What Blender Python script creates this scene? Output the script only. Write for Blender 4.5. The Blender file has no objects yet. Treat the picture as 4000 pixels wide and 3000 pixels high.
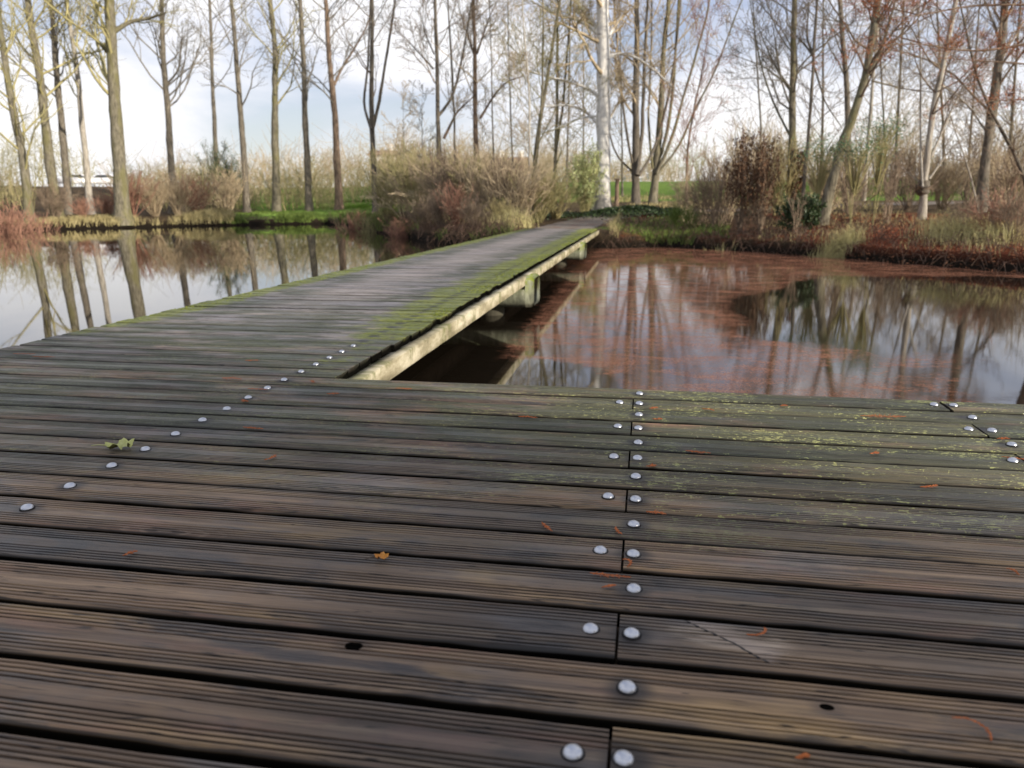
import bpy, math, random
import numpy as np
from math import sin, cos, radians, pi, atan2, sqrt

sc = bpy.context.scene
col = sc.collection
# ------------------------------------------------------------------ camera model (measured from the deck boards)
F, PIT, ROLL, CH, YAW = 2907.2, 0.24077, 0.00483, 0.7158, 0.17528   # focal in px of a 4000 px frame

def ray(x, y):
    a = (x-2000)/F; b = -(y-1500)/F
    a, b = cos(ROLL)*a - sin(ROLL)*b, sin(ROLL)*a + cos(ROLL)*b
    d = (a, cos(PIT)+b*sin(PIT), -sin(PIT)+b*cos(PIT))
    return np.array((d[0]*cos(YAW)-d[1]*sin(YAW), d[0]*sin(YAW)+d[1]*cos(YAW), d[2]))
FW = np.array((-sin(YAW), cos(YAW), 0.0))
def at(x, y, D):                      # the point at forward distance D seen at a place of the photo
    d = ray(x, y); t = D/(d@FW)
    return np.array((0, 0, CH)) + d*t
def on(x, y, z=0.0):                  # the point of the level z
    d = ray(x, y); t = (z-CH)/d[2]
    return d[:2]*t

cam = bpy.data.cameras.new("camera"); co = bpy.data.objects.new("camera", cam); col.objects.link(co)
cam.sensor_width = 36; cam.lens = F/4000*36; cam.clip_start = 0.05; cam.clip_end = 3000
co.location = (0, 0, CH)
from mathutils import Matrix, Vector
co.rotation_euler = (Matrix.Rotation(YAW, 4, 'Z') @ Matrix.Rotation(pi/2-PIT, 4, 'X') @ Matrix.Rotation(-ROLL, 4, 'Z')).to_euler()
cam.dof.use_dof = True; cam.dof.focus_distance = 2.3; cam.dof.aperture_fstop = 4.0
sc.camera = co
sc.view_settings.view_transform = 'Standard'; sc.view_settings.look = 'None'; sc.view_settings.exposure = 0
sc.render.resolution_x = 1024; sc.render.resolution_y = 768
sc.cycles.max_bounces = 6; sc.cycles.transparent_max_bounces = 8

# ------------------------------------------------------------------ node helpers
class M:
    def __init__(s, name, rough=0.8, spec=0.3):
        s.m = bpy.data.materials.new(name); s.m.use_nodes = True
        s.t = s.m.node_tree; s.b = s.t.nodes["Principled BSDF"]
        s.b.inputs["Roughness"].default_value = rough
        s.b.inputs["Specular IOR Level"].default_value = spec
        s.out = s.t.nodes["Material Output"]
    def n(s, t, **k):
        o = s.t.nodes.new(t)
        for a, v in k.items(): setattr(o, a, v)
        return o
    def l(s, a, b): s.t.links.new(a, b)
    def put(s, sock, v):
        if isinstance(v, bpy.types.NodeSocket): s.l(v, sock)
        elif isinstance(v, (tuple, list)) and len(v) == 3 and sock.type == 'RGBA': sock.default_value = (*v, 1)
        else: sock.default_value = v
    def obj(s): return s.n("ShaderNodeTexCoord").outputs["Object"]
    def pos(s): return s.n("ShaderNodeNewGeometry").outputs["Position"]
    def scale(s, v, sx, off=None):
        o = s.n("ShaderNodeMapping"); s.l(v, o.inputs[0]); o.inputs[3].default_value = sx
        if off is not None: s.l(off, o.inputs[1])
        return o.outputs[0]
    def noise(s, v, scale, detail=4, rough=0.55, dist=0.0, w=None):
        o = s.n("ShaderNodeTexNoise")
        if w is not None: o.noise_dimensions = '4D'; s.put(o.inputs["W"], w)
        s.l(v, o.inputs["Vector"]); o.inputs["Scale"].default_value = scale; o.inputs["Detail"].default_value = detail
        o.inputs["Roughness"].default_value = rough; o.inputs["Distortion"].default_value = dist
        return o.outputs[0]
    def ramp(s, v, *st):
        o = s.n("ShaderNodeValToRGB"); s.l(v, o.inputs[0]); e = o.color_ramp.elements
        while len(e) < len(st): e.new(0.5)
        for k, (p, c) in enumerate(st):
            e[k].position = p; e[k].color = (*c, 1) if isinstance(c, tuple) else (c, c, c, 1)
        return o.outputs[0]
    def rng(s, v, a, b, c=0.0, d=1.0, smooth=True):
        o = s.n("ShaderNodeMapRange"); 
        if smooth: o.interpolation_type = 'SMOOTHSTEP'
        s.put(o.inputs[0], v)
        for i, x in enumerate((a, b, c, d)): o.inputs[1+i].default_value = x
        return o.outputs[0]
    def math(s, op, a, b=0.0):
        o = s.n("ShaderNodeMath", operation=op); s.put(o.inputs[0], a); s.put(o.inputs[1], b); return o.outputs[0]
    def mix(s, f, a, b, mode='MIX'):
        o = s.n("ShaderNodeMix", data_type='RGBA', blend_type=mode)
        s.put(o.inputs[0], f); s.put(o.inputs[6], a); s.put(o.inputs[7], b); return o.outputs[2]
    def sep(s, v):
        o = s.n("ShaderNodeSeparateXYZ"); s.l(v, o.inputs[0]); return o.outputs
    def bump(s, h, strength=0.5, dist=0.01):
        o = s.n("ShaderNodeBump"); s.l(h, o.inputs["Height"]); o.inputs["Strength"].default_value = strength
        o.inputs["Distance"].default_value = dist; s.l(o.outputs[0], s.b.inputs["Normal"]); return o
    def color(s, c): s.put(s.b.inputs["Base Color"], c); return s
    def random(s): return s.n("ShaderNodeObjectInfo").outputs["Random"]

def simple(name, a, b, scale=8, rough=0.8, spec=0.2, bump=0.0, vec=(1, 1, 1), trans=0.0):
    m = M(name, rough, spec); v = m.scale(m.pos(), vec)
    n = m.noise(v, scale, 5, 0.65); m.color(m.ramp(n, (0.3, a), (0.7, b)))
    if bump: m.bump(n, bump, 0.02)
    return m.m

# ------------------------------------------------------------------ mesh builder
class MB:
    def __init__(s): s.v = []; s.f = []; s.n = 0
    def add(s, V, Fc):
        V = np.asarray(V, float).reshape(-1, 3)
        s.v.append(V); s.f.append(np.asarray(Fc, int).reshape(len(Fc), -1)+s.n); s.n += len(V)
    def tube(s, P, R, k=5, cap=False):
        P = np.asarray(P, float); R = np.asarray(R, float); n = len(P)
        T = np.gradient(P, axis=0); T /= np.linalg.norm(T, axis=1)[:, None]+1e-9
        ref = np.array((0.31, 0.95, 0.02)) if abs(T[0][2]) > 0.5 else np.array((0.02, 0.1, 0.99))
        A = np.cross(T, ref); A /= np.linalg.norm(A, axis=1)[:, None]+1e-9; B = np.cross(T, A)
        th = np.arange(k)*2*pi/k
        V = P[:, None]+R[:, None, None]*(A[:, None]*np.cos(th)[None, :, None]+B[:, None]*np.sin(th)[None, :, None])
        i = np.arange(n-1)[:, None]*k; j = np.arange(k)[None]; j2 = (j+1) % k
        Q = np.stack([i+j, i+j2, i+k+j2, i+k+j], -1).reshape(-1, 4)
        s.add(V, Q)
        if cap:
            c = V[-1].mean(0); b = s.n; s.v.append(np.vstack([V[-1], c[None]])); s.n += k+1
            s.f.append(np.array([(b+q, b+(q+1) % k, b+k, b+k) for q in range(k)]))
    def box(s, x0, x1, y0, y1, z0, z1):
        V = [(x, y, z) for x in (x0, x1) for y in (y0, y1) for z in (z0, z1)]
        s.add(V, [(0, 1, 3, 2), (4, 6, 7, 5), (0, 4, 5, 1), (2, 3, 7, 6), (0, 2, 6, 4), (1, 5, 7, 3)])
    def quads(s, C, U, W):             # many leaves: centre, half axis u, half axis w
        C = np.asarray(C); n = len(C)
        V = np.stack([C-U, C+W*0.9, C+U, C-W*0.9], 1)
        s.add(V, np.arange(n*4).reshape(n, 4))
    def blades(s, P, Hh, Wd, lean, seed=0):   # grass blades: two quads each
        n = len(P); r = np.random.RandomState(seed)
        a = r.rand(n)*2*pi; d = np.stack([np.cos(a), np.sin(a), np.zeros(n)], 1)
        b = r.rand(n)*2*pi; w = np.stack([np.cos(b), np.sin(b), np.zeros(n)], 1)*Wd[:, None]/2
        up = np.array((0, 0, 1.0))
        p1 = P+d*(Hh*lean*0.3)[:, None]+up*(Hh*0.55)[:, None]
        p2 = P+d*(Hh*lean)[:, None]+up*(Hh*(1-lean*0.35))[:, None]
        V = np.stack([P-w, P+w, p1+w*0.7, p1-w*0.7, p2+w*0.12, p2-w*0.12], 1)
        i = np.arange(n)[:, None]*6
        s.add(V, np.concatenate([i+np.array((0, 1, 2, 3)), i+np.array((3, 2, 4, 5))], 0))
    def build(s, name, mat, parent=None, smooth=True):
        me = bpy.data.meshes.new(name)
        V = np.concatenate(s.v).astype(np.float32)
        me.vertices.add(len(V)); me.vertices.foreach_set("co", V.ravel())
        L, st, tot, c = [], [], [], 0
        for f in s.f:
            k = f.shape[1]
            if k == 4 and False: pass
            L.append(f.ravel()); st.append(c+np.arange(len(f))*k); tot.append(np.full(len(f), k)); c += f.size
        L = np.concatenate(L).astype(np.int32)
        me.loops.add(len(L)); me.loops.foreach_set("vertex_index", L)
        st = np.concatenate(st).astype(np.int32)
        me.polygons.add(len(st)); me.polygons.foreach_set("loop_start", st)
        me.update(calc_edges=True); me.validate()
        if smooth: me.polygons.foreach_set("use_smooth", np.ones(len(me.polygons), bool))
        if getattr(s, 'low', None) is not None and len(s.low) == len(V):
            at2 = me.attributes.new("low", 'FLOAT', 'POINT'); at2.data.foreach_set("value", s.low.astype(np.float32)); me.polygons.foreach_set("use_smooth", np.zeros(len(me.polygons), bool))
        for m_ in (mat if isinstance(mat, (list, tuple)) else [mat]): me.materials.append(m_)
        o = bpy.data.objects.new(name, me); col.objects.link(o)
        if parent: o.parent = parent
        return o

def tag(o, label=None, cat=None, group=None, kind=None):
    if label: o["label"] = label
    if cat: o["category"] = cat
    if group: o["group"] = group
    if kind: o["kind"] = kind
    return o
def thing(name, label, cat, loc=(0, 0, 0), group=None):
    o = bpy.data.objects.new(name, None); col.objects.link(o); o.location = loc
    o.empty_display_size = 0.2
    return tag(o, label, cat, group)

def vnoise(x, y, seed=0):              # cheap smooth noise, vectorised
    r = np.random.RandomState(seed); out = 0
    for k in range(6):
        a, b, p, q = r.uniform(-1, 1, 4); out = out+np.sin(x*a*(1+k*.7)+y*b*(1+k*.7)+p*9+np.sin(y*a*.9+q*7+x*b*.5))/(1+k*.5)
    return out/3.2

# ------------------------------------------------------------------ terrain shape
WZ = -0.47
shore = [(-22, -22), (-38, 0), (-40, 18), (-29, 27), (-27.4, 29.6), (-27.2, 31.0), (-23.8, 35.6), (-21, 38.5), (-17.6, 40.6), (-13.4, 34), (-10.3, 28.4), (-6.4, 22), (-5.5, 20.9), (-3.3, 19.5),
         (-.8, 19.5), (.5, 20.0), (1.8, 19.1), (2.95, 17.8), (3.8, 16.9), (4.85, 15.2), (5.95, 13.75), (7.2, 12), (10, 8), (12, 0), (9, -10), (0, -14)]
sp = sorted((atan2(x, y), sqrt(x*x+y*y)) for x, y in shore)
SA = np.array([a for a, r in sp]); SR = np.array([r for a, r in sp])
def shore_r(phi):
    ph = np.asarray(phi)
    r = np.interp(ph, np.concatenate([SA-2*pi, SA, SA+2*pi]), np.tile(SR, 3))
    return r+0.05*r/18*(np.sin(ph*61)+0.8*np.sin(ph*137+1)+0.7*np.sin(ph*293+2))
def ground(X, Y):
    X = np.asarray(X, float); Y = np.asarray(Y, float)
    r = np.hypot(X, Y); d = r-shore_r(np.arctan2(X, Y))
    z = np.where(d < 0, WZ-np.minimum(1.2, -d*1.1)-0.06, np.interp(d, [0, .12, .3, 1.0, 3, 25, 32, 60, 400], [WZ-.06, WZ+.1, WZ+.26, WZ+.36, WZ+.5, .95, 1.9, 2.6, 8.0]))
    z = z+np.where(d > .1, np.minimum(d, 2)*0.03*vnoise(X*2.2, Y*2.2, 3)+0.02*vnoise(X*9, Y*9, 4)*np.minimum(d, 1), 0)
    pad = np.clip(1-(np.abs(X+2.25)-1.3)/1.0, 0, 1)*np.clip((Y-19.7)/0.5, 0, 1)*np.clip((27-Y)/4, 0, 1)
    return z*(1-pad)+(-0.03+0.012*(Y-20))*pad
def gz(x, y): return float(ground(x, y))
def sd(X, Y): return np.hypot(X, Y)-shore_r(np.arctan2(X, Y))

phis = np.concatenate([np.arange(-180, -56, 4), np.arange(-56, 36, 0.4), np.arange(36, 180, 4)])*pi/180
rel = [0, .5, .8, .93, .98]
dd = np.concatenate([[0, .06, .12, .2, .3, .45, .7], np.arange(1, 8, .35), np.arange(8, 30, .9), np.geomspace(31, 900, 24)])
rows = []
for ph in phis:
    rs = float(shore_r(ph)); rr = np.concatenate([np.array(rel)*rs, rs+dd])
    X, Y = rr*sin(ph), rr*cos(ph); rows.append(np.stack([X, Y, ground(X, Y)], 1))
V = np.array(rows); n0, n1 = V.shape[:2]
b = MB(); i = np.arange(n0)[:, None]; j = np.arange(n1-1)[None]; i2 = (i+1) % n0
b.add(V, np.stack([i*n1+j, i*n1+j+1, i2*n1+j+1, i2*n1+j], -1).reshape(-1, 4))
# zones: R green grass, G red needle litter, B dark soil of the bank
Vf = V.reshape(-1, 3); X, Y = Vf[:, 0], Vf[:, 1]; D = sd(X, Y)
ang = np.degrees(np.arctan2(X, Y))
green = np.clip(1-np.abs(ang+24)/6, 0, 1)*np.clip(D/1.5-.3, 0, 1)*(Y > 30)*2.2
green += np.clip((D-16)/5, 0, 1)*1.1*np.clip((ang+14)/5, 0, 1)
green += np.exp(-((X+0.2)**2+(Y-21.3)**2)/1.6)*1.2+np.exp(-((X+4.6)**2+(Y-22.5)**2)/1.5)*.6
red = np.clip((X-3.3)/1.2, 0, 1)*np.clip((10.5-D)/3, 0, 1)*(Y > 5)*1.3
red += np.exp(-((X-0.2)**2/9+(Y-27)**2/2.0))*.9+0.45*(X > -.8)*(D < 4)
soil = np.clip(1.3-D/0.45, 0, 1)
gm = M("ground_mat", 0.95, 0.1); p = gm.pos()
at_ = gm.n("ShaderNodeVertexColor"); at_.layer_name = "zone"; zs = gm.n("ShaderNodeSeparateColor"); gm.l(at_.outputs[0], zs.inputs[0])
n1_ = gm.noise(p, 3.0, 8, .7); n2_ = gm.noise(p, 22, 6, .7); n3_ = gm.noise(p, 0.6, 3)
base = gm.ramp(n2_, (.3, (.035, .024, .014)), (.55, (.10, .07, .04)), (.75, (.20, .15, .085)))
gr = gm.ramp(n2_, (.3, (.055, .10, .018)), (.7, (.22, .33, .06)))
rd = gm.ramp(n2_, (.32, (.07, .02, .012)), (.52, (.24, .065, .03)), (.72, (.38, .13, .06)))
c = gm.mix(gm.rng(gm.math('ADD', zs.outputs[0], gm.math('MULTIPLY', gm.math('SUBTRACT', n1_, .5), 1.6)), .35, .75), base, gr)
c = gm.mix(gm.rng(gm.math('ADD', zs.outputs[1], gm.math('MULTIPLY', gm.math('SUBTRACT', n1_, .5), 1.8)), .35, .8), c, rd)
c = gm.mix(zs.outputs[2], c, (.012, .009, .006))
gm.color(c); gm.bump(n2_, .9, .05)
gro = b.build("ground", gm.m); tag(gro, kind="structure")
vc = gro.data.color_attributes.new("zone", 'FLOAT_COLOR', 'POINT')
vc.data.foreach_set("color", np.stack([np.clip(green, 0, 1), np.clip(red, 0, 1), soil, np.ones(len(X))], 1).astype(np.float32).ravel())

# ------------------------------------------------------------------ pond water
def inpoly(X, Y, P):
    r = np.zeros(X.shape, bool); n = len(P)
    for k in range(n):
        x0, y0 = P[k]; x1, y1 = P[(k+1) % n]
        c_ = ((y0 > Y) != (y1 > Y)) & (X < (x1-x0)*(Y-y0)/(y1-y0+1e-12)+x0); r ^= c_
    return r
film_px = [(2130, 1205), (2010, 1330), (1960, 1400), (2160, 1395), (2300, 1440), (2500, 1530), (2500, 1700), (3180, 1700), (3150, 1590), (3340, 1515), (3300, 1480), (3170, 1450), (3270, 1400), (3345, 1372), (3250, 1352), (3080, 1342), (2960, 1340), (2880, 1325), (2865, 1290), (2930, 1275),
           (2900, 1250), (2850, 1235), (2845, 1200), (2880, 1165), (2980, 1155), (3090, 1135), (3100, 1110), (3300, 1092), (3900, 1100), (4100, 1110), (4100, 1060), (3000, 960), (2300, 950), (2200, 1000)]
FP = [tuple(on(x, y, WZ)) for x, y in film_px]
FP2 = [tuple(on(x, y, WZ)) for x, y in [(3330, 1395), (3560, 1380), (3800, 1400), (3870, 1440), (3780, 1480), (3900, 1640), (3200, 1620), (3360, 1500)]]
xs = np.concatenate([np.arange(-60, -4, 2.0), np.arange(-4, 9, .06), np.arange(9, 22, 1.0)])
ys = np.concatenate([np.arange(-20, 1, 1.0), np.arange(1, 9, .05), np.arange(9, 21.5, .1), np.arange(22, 60, 2.0)])
GX, GY = np.meshgrid(xs, ys); 
wx = GX+0.05*vnoise(GX*7, GY*9, 11)+.10*vnoise(GX*2.6, GY*3, 12); wy = GY+0.10*vnoise(GX*5, GY*5, 13)+.14*vnoise(GX*1.7, GY*2.3, 14)
film = inpoly(wx, wy, FP).astype(float)
film2 = inpoly(wx, wy, FP2)*.5
under = ((GX < -1.1) & (GX > -3.3))
film = np.where(under, np.clip((GY-6.5)/7, 0, 1)*0.42, film)
film = np.maximum(film, film2); film = np.where((GX < -3.3), 0, film)
def blur(A):
    B = A.copy(); B[1:-1, 1:-1] = (A[1:-1, 1:-1]*2+A[2:, 1:-1]+A[:-2, 1:-1]+A[1:-1, 2:]+A[1:-1, :-2])/6; return B
film0 = film.copy()
for _ in range(14): film = blur(film)
film = np.where((GX < -3.3) | (GY < .5), film0, film)
b = MB(); ny, nx = GX.shape
i = np.arange(ny-1)[:, None]; j = np.arange(nx-1)[None]
b.add(np.stack([GX, GY, np.full(GX.shape, WZ)], -1), np.stack([i*nx+j, i*nx+j+1, (i+1)*nx+j+1, (i+1)*nx+j], -1).reshape(-1, 4))
wm = M("pond_water_mat", .02, .5); wm.b.inputs["IOR"].default_value = 1.9
p = wm.pos()
wa = wm.n("ShaderNodeVertexColor"); wa.layer_name = "film"; ws = wm.n("ShaderNodeSeparateColor"); wm.l(wa.outputs[0], ws.inputs[0]); fm = ws.outputs[0]
ripple = wm.math('ADD', wm.noise(p, 5.5, 3, .5), wm.math('MULTIPLY', wm.noise(wm.scale(p, (1, 2.0, 1)), 26, 3, .6, .5), .22)); fine = wm.noise(wm.scale(p, (1.0, 1.6, 1)), 75, 5, .75, .6); fine2 = wm.noise(wm.scale(p, (1, 1.5, 1)), 14, 6, .75, .4)
sx = wm.sep(p)
calm = wm.rng(sx[0], -2.2, 0.2, .25, 1.0)
bm1 = wm.n("ShaderNodeBump"); wm.l(wm.math('MULTIPLY', ripple, calm), bm1.inputs["Height"]); bm1.inputs["Strength"].default_value = .007; bm1.inputs["Distance"].default_value = .05
bm2 = wm.n("ShaderNodeBump"); wm.l(wm.math('MULTIPLY', wm.math('MULTIPLY', fine, wm.math('ADD', wm.math('MULTIPLY', fm, .9), wm.math('MULTIPLY', calm, .1))), calm), bm2.inputs["Height"]); bm2.inputs["Strength"].default_value = .010; bm2.inputs["Distance"].default_value = .012
wm.l(bm1.outputs[0], bm2.inputs["Normal"]); wm.l(bm2.outputs[0], wm.b.inputs["Normal"])
wm.color((.012, .009, .006))
leafc = wm.ramp(wm.noise(p, 60, 4, .7), (.3, (.10, .04, .025)), (.5, (.27, .12, .075)), (.7, (.50, .27, .17)))
lf = wm.n("ShaderNodeBsdfDiffuse"); wm.l(leafc, lf.inputs[0])
big = wm.noise(wm.scale(p, (1, 1.6, 1)), 2.2, 6, .7, .6)
mid_ = wm.noise(wm.scale(p, (1, 1.7, 1)), 5, 7, .72, .8)
edge = wm.math('ADD', fm, wm.math('ADD', wm.math('MULTIPLY', wm.math('SUBTRACT', fine2, .5), 1.3), wm.math('ADD', wm.math('MULTIPLY', wm.math('SUBTRACT', fine, .5), .9), wm.math('MULTIPLY', wm.math('SUBTRACT', mid_, .5), 1.1))))
fmask = wm.math('MULTIPLY', wm.rng(edge, .42, .58), wm.rng(fm, .02, .12))
speck = wm.noise(wm.scale(p, (1, 1.3, 1)), 120, 3, .7, .8)
cover = wm.math('ADD', speck, wm.math('MULTIPLY', wm.math('SUBTRACT', big, .5), .75))
dens = wm.math('MULTIPLY', wm.rng(cover, .46, .60, .08, .70), fmask)
# loose needles on the clean water too
loose = wm.math('MULTIPLY', wm.rng(fine, .70, .73, 0, .8), calm)
dens = wm.math('MAXIMUM', dens, loose)
ms = wm.n("ShaderNodeMixShader"); wm.l(dens, ms.inputs[0]); wm.l(wm.b.outputs[0], ms.inputs[1]); wm.l(lf.outputs[0], ms.inputs[2]); wm.l(ms.outputs[0], wm.out.inputs[0])
wat = b.build("water", wm.m); tag(wat, kind="structure")
vc = wat.data.color_attributes.new("film", 'FLOAT_COLOR', 'POINT')
fl = film.ravel(); vc.data.foreach_set("color", np.stack([fl, fl, fl, np.ones(len(fl))], 1).astype(np.float32).ravel())

# ------------------------------------------------------------------ gravel path
def strip(name, pts, w, mat, lift=0.02, sub=8):
    P = np.array(pts, float); t = np.linspace(0, len(P)-1, (len(P)-1)*sub+1)
    C = np.stack([np.interp(t, range(len(P)), P[:, k]) for k in (0, 1)], 1)
    for _ in range(6): C[1:-1] = (C[:-2]+C[1:-1]*2+C[2:])/4
    T = np.gradient(C, axis=0); T /= np.linalg.norm(T, axis=1)[:, None]; N = np.stack([T[:, 1], -T[:, 0]], 1)
    u = np.linspace(-.5, .5, 9); edge = 1+0.06*np.sin(np.arange(len(C))*1.7)
    G = C[:, None]+N[:, None]*(u[None, :, None]*w*edge[:, None, None])
    Z = ground(G[..., 0], G[..., 1])+lift-0.05*(np.abs(u) > .49)[None]
    b = MB(); n = len(C); i = np.arange(n-1)[:, None]; j = np.arange(8)[None]
    b.add(np.concatenate([G, Z[..., None]], -1), np.stack([i*9+j, (i+1)*9+j, (i+1)*9+j+1, i*9+j+1], -1).reshape(-1, 4))
    return b.build(name, mat)
pm = M("path_mat", .95, .1); p = pm.pos(); n = pm.noise(p, 30, 6, .7); n2 = pm.noise(p, 2.2, 4)
c = pm.ramp(n, (.3, (.11, .095, .08)), (.7, (.30, .26, .22))); c = pm.mix(pm.rng(n2, .5, .7, 0, .6), c, (.17, .07, .04)); pm.color(c); pm.bump(n, .5, .02)
tag(strip("path", [(-2.25, 20.02), (-2.2, 22), (-2.1, 24), (-1.2, 27), (1.5, 29.6), (6, 30.6), (13, 30), (22, 27), (32, 22)], 1.9, pm.m), kind="structure")

# ------------------------------------------------------------------ timber materials
def wood(name, moss=False):
    m = M(name, .55, .35); p = m.pos(); rnd = m.random(); W = m.math('MULTIPLY', rnd, 37.0)
    s_ = m.sep(p)
    streak = m.noise(m.scale(p, (1.1, 75, 20)), 1.0, 7, .62, .15, W)
    fineg = m.noise(m.scale(p, (7, 420, 60)), 1.0, 3, .6, 0, W)
    tone = m.noise(m.scale(p, (2.0, 7, 4)), 1.0, 3, .5, .3, W)
    tone2 = m.noise(m.scale(p, (3.1, 12, 4)), 1.0, 4, .6, .4, m.math('ADD', W, 11.0))
    c = m.ramp(streak, (.28, (.028, .021, .016)), (.43, (.085, .062, .046)), (.58, (.145, .108, .078)), (.74, (.24, .185, .13)))
    c = m.mix(m.rng(tone, .50, .68, 0, .75), c, m.mix(streak, (.045, .045, .052), (.17, .165, .17)))
    c = m.mix(m.rng(tone2, .54, .68, 0, .6), c, m.mix(streak, (.07, .035, .03), (.23, .15, .12)))
    c = m.mix(m.rng(m.noise(m.scale(p, (1.4, 5, 3)), 1.0, 4, .6, .5, m.math('ADD', W, 5.0)), .55, .7, 0, .6), c, m.mix(streak, (.11, .075, .035), (.42, .31, .16)))
    stain = m.noise(m.scale(p, (3.2, 11, 9)), 1.0, 5, .6, .8, m.math('ADD', W, 23.0))
    c = m.mix(m.rng(stain, .50, .66, 0, .78), c, (.019, .020, .024))
    # knots: rings squeezed along the grain
    vo = m.n("ShaderNodeTexVoronoi"); vo.voronoi_dimensions = '3D'; m.l(m.scale(p, (1.5, 6.67, 0.01)), vo.inputs["Vector"]); vo.inputs["Scale"].default_value = 1.0
    kd = m.math('ADD', vo.outputs["Distance"], m.math('MULTIPLY', m.math('SUBTRACT', streak, .5), .10))
    c = m.mix(m.rng(kd, .03, .13, .85, 0), c, (.024, .018, .016))
    c = m.mix(m.rng(m.math('SINE', m.math('MULTIPLY', kd, 95)), .2, 1, 0, .35), c, m.mix(m.rng(kd, .10, .3, 1, 0), c, (.22, .18, .15)))
    c = m.mix(m.rng(fineg, .3, .5, .45, 0), c, (.03, .024, .02))
    far = m.rng(s_[1], 1.35, 2.3)
    gry = m.rng(s_[1], 2.3, 4.6)
    # grey weathered walkway with a pale middle
    c = m.mix(m.math('MULTIPLY', gry, .8), c, m.mix(m.rng(streak, .3, .7), (.12, .117, .122), (.31, .295, .315)))
    # algae film
    alg = m.noise(m.scale(p, (2.2, 6, 3)), 1.0, 5, .65, .5, m.math('MULTIPLY', rnd, 3.0))
    c = m.mix(m.math('MULTIPLY', m.rng(m.math('ADD', alg, m.math('MULTIPLY', m.rng(s_[0], -.6, .5), .10)), .38, .56, 0, .88), far), c, m.mix(streak, (.016, .023, .015), (.078, .090, .052)))
    # lichen specks drawn out along the grain
    lic = m.noise(m.scale(p, (42, 170, 40)), 1.0, 3, .8, .3); patch = m.noise(m.scale(p, (2.3, 5, 3)), 1.0, 4, .6)
    rightness = m.rng(s_[0], -.7, .3, .28, 1.0)
    lm = m.math('MULTIPLY', m.rng(m.math('ADD', lic, m.math('MULTIPLY', m.math('SUBTRACT', patch, .5), .55)),   .605, .63), m.math('MULTIPLY', m.rng(s_[1], 1.3, 1.9), rightness))
    lm = m.math('MULTIPLY', lm, m.rng(s_[1], 3.2, 5, 1, .25))
    c = m.mix(m.math('MULTIPLY', lm, .85), c, m.mix(alg, (.16, .21, .05), (.44, .47, .24)))
    spot = m.n("ShaderNodeTexVoronoi"); m.l(m.scale(p, (13, 17, .01)), spot.inputs["Vector"])
    sm = m.math('MULTIPLY', m.rng(spot.outputs["Distance"], .10, .18, 1, 0), m.math('MULTIPLY', m.rng(m.sep(spot.outputs["Color"])[0], .66, .7), m.math('MULTIPLY', m.rng(s_[1], 2.1, 2.6), rightness)))
    sm = m.math('MULTIPLY', sm, m.rng(s_[1], 2.9, 3.3, 1, 0))
    c = m.mix(m.math('MULTIPLY', sm, .85), c, (.42, .45, .34))
    if moss:
        mid = m.math('ABSOLUTE', m.math('ADD', s_[0], 2.33)); lowf = m.noise(m.scale(p, (1.2, .8, 1)), 1.0, 4, .6)
        right = m.math('ADD', m.math('MULTIPLY', m.rng(m.math('ADD', s_[0], 2.05), 0, .70), 1.0), 0)
        left = m.rng(m.math('ADD', s_[0], 2.80), 0, -.36)
        e = m.math('MULTIPLY', m.math('MAXIMUM', right, left), m.rng(s_[1], 2.9, 5.0, .35, 1.0))
        mo = m.rng(m.math('ADD', e, m.math('MULTIPLY', m.math('SUBTRACT', m.noise(p, 4.5, 6, .7), .5), 1.5)), .42, .75)
        mc = m.ramp(m.noise(p, 26, 5, .7), (.3, (.045, .062, .014)), (.55, (.14, .165, .03)), (.75, (.27, .28, .06)))
        c = m.mix(m.math('MULTIPLY', mo, m.rng(m.noise(p, 60, 3), .3, .5, .65, 1)), c, mc)
        c = m.mix(m.math('MULTIPLY', m.rng(mid, .5, .1, 0, .5), m.rng(s_[1], 3.5, 6)), c, (.30, .27, .275))
    # worn splintered patch and knot holes where boards are damaged
    def spotat(x, y, rx, ry, wob=.5):
        dx = m.math('DIVIDE', m.math('SUBTRACT', s_[0], x), rx); dy = m.math('DIVIDE', m.math('SUBTRACT', s_[1], y), ry)
        d = m.math('SQRT', m.math('ADD', m.math('MULTIPLY', dx, dx), m.math('MULTIPLY', dy, dy)))
        return m.math('ADD', d, m.math('MULTIPLY', m.math('SUBTRACT', stain, .5), wob))
    h = None
    if not moss:
        for (hx, hy, rx, ry) in KN:
            d = spotat(hx, hy, rx, ry, 1.2)
            c = m.mix(m.rng(d, 1.0, 3.2, .65, 0), c, (.05, .038, .032))
            hk = m.rng(d, .85, 1.05, 1, 0); c = m.mix(hk, c, (.002, .002, .002)); h = hk if h is None else m.math('MAXIMUM', h, hk)
        d = spotat(WORN[0], WORN[1], .085, .034, 3.0)
        c = m.mix(m.math('MULTIPLY', m.rng(d, .8, 1.3, .8, 0), m.rng(fineg, .42, .58)), c, (.34, .29, .24))
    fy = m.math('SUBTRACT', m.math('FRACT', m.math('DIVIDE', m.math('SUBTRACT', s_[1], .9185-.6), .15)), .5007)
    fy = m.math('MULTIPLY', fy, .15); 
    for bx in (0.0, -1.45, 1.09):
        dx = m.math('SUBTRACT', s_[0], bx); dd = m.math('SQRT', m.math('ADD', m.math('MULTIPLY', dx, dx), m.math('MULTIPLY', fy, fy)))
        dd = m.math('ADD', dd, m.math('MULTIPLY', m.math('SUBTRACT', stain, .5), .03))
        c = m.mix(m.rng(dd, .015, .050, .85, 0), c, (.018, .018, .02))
    cr = m.noise(m.scale(p, (2.2, 95, 10)), 1.0, 2, .5, .25, m.math('ADD', W, 41.0))
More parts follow.
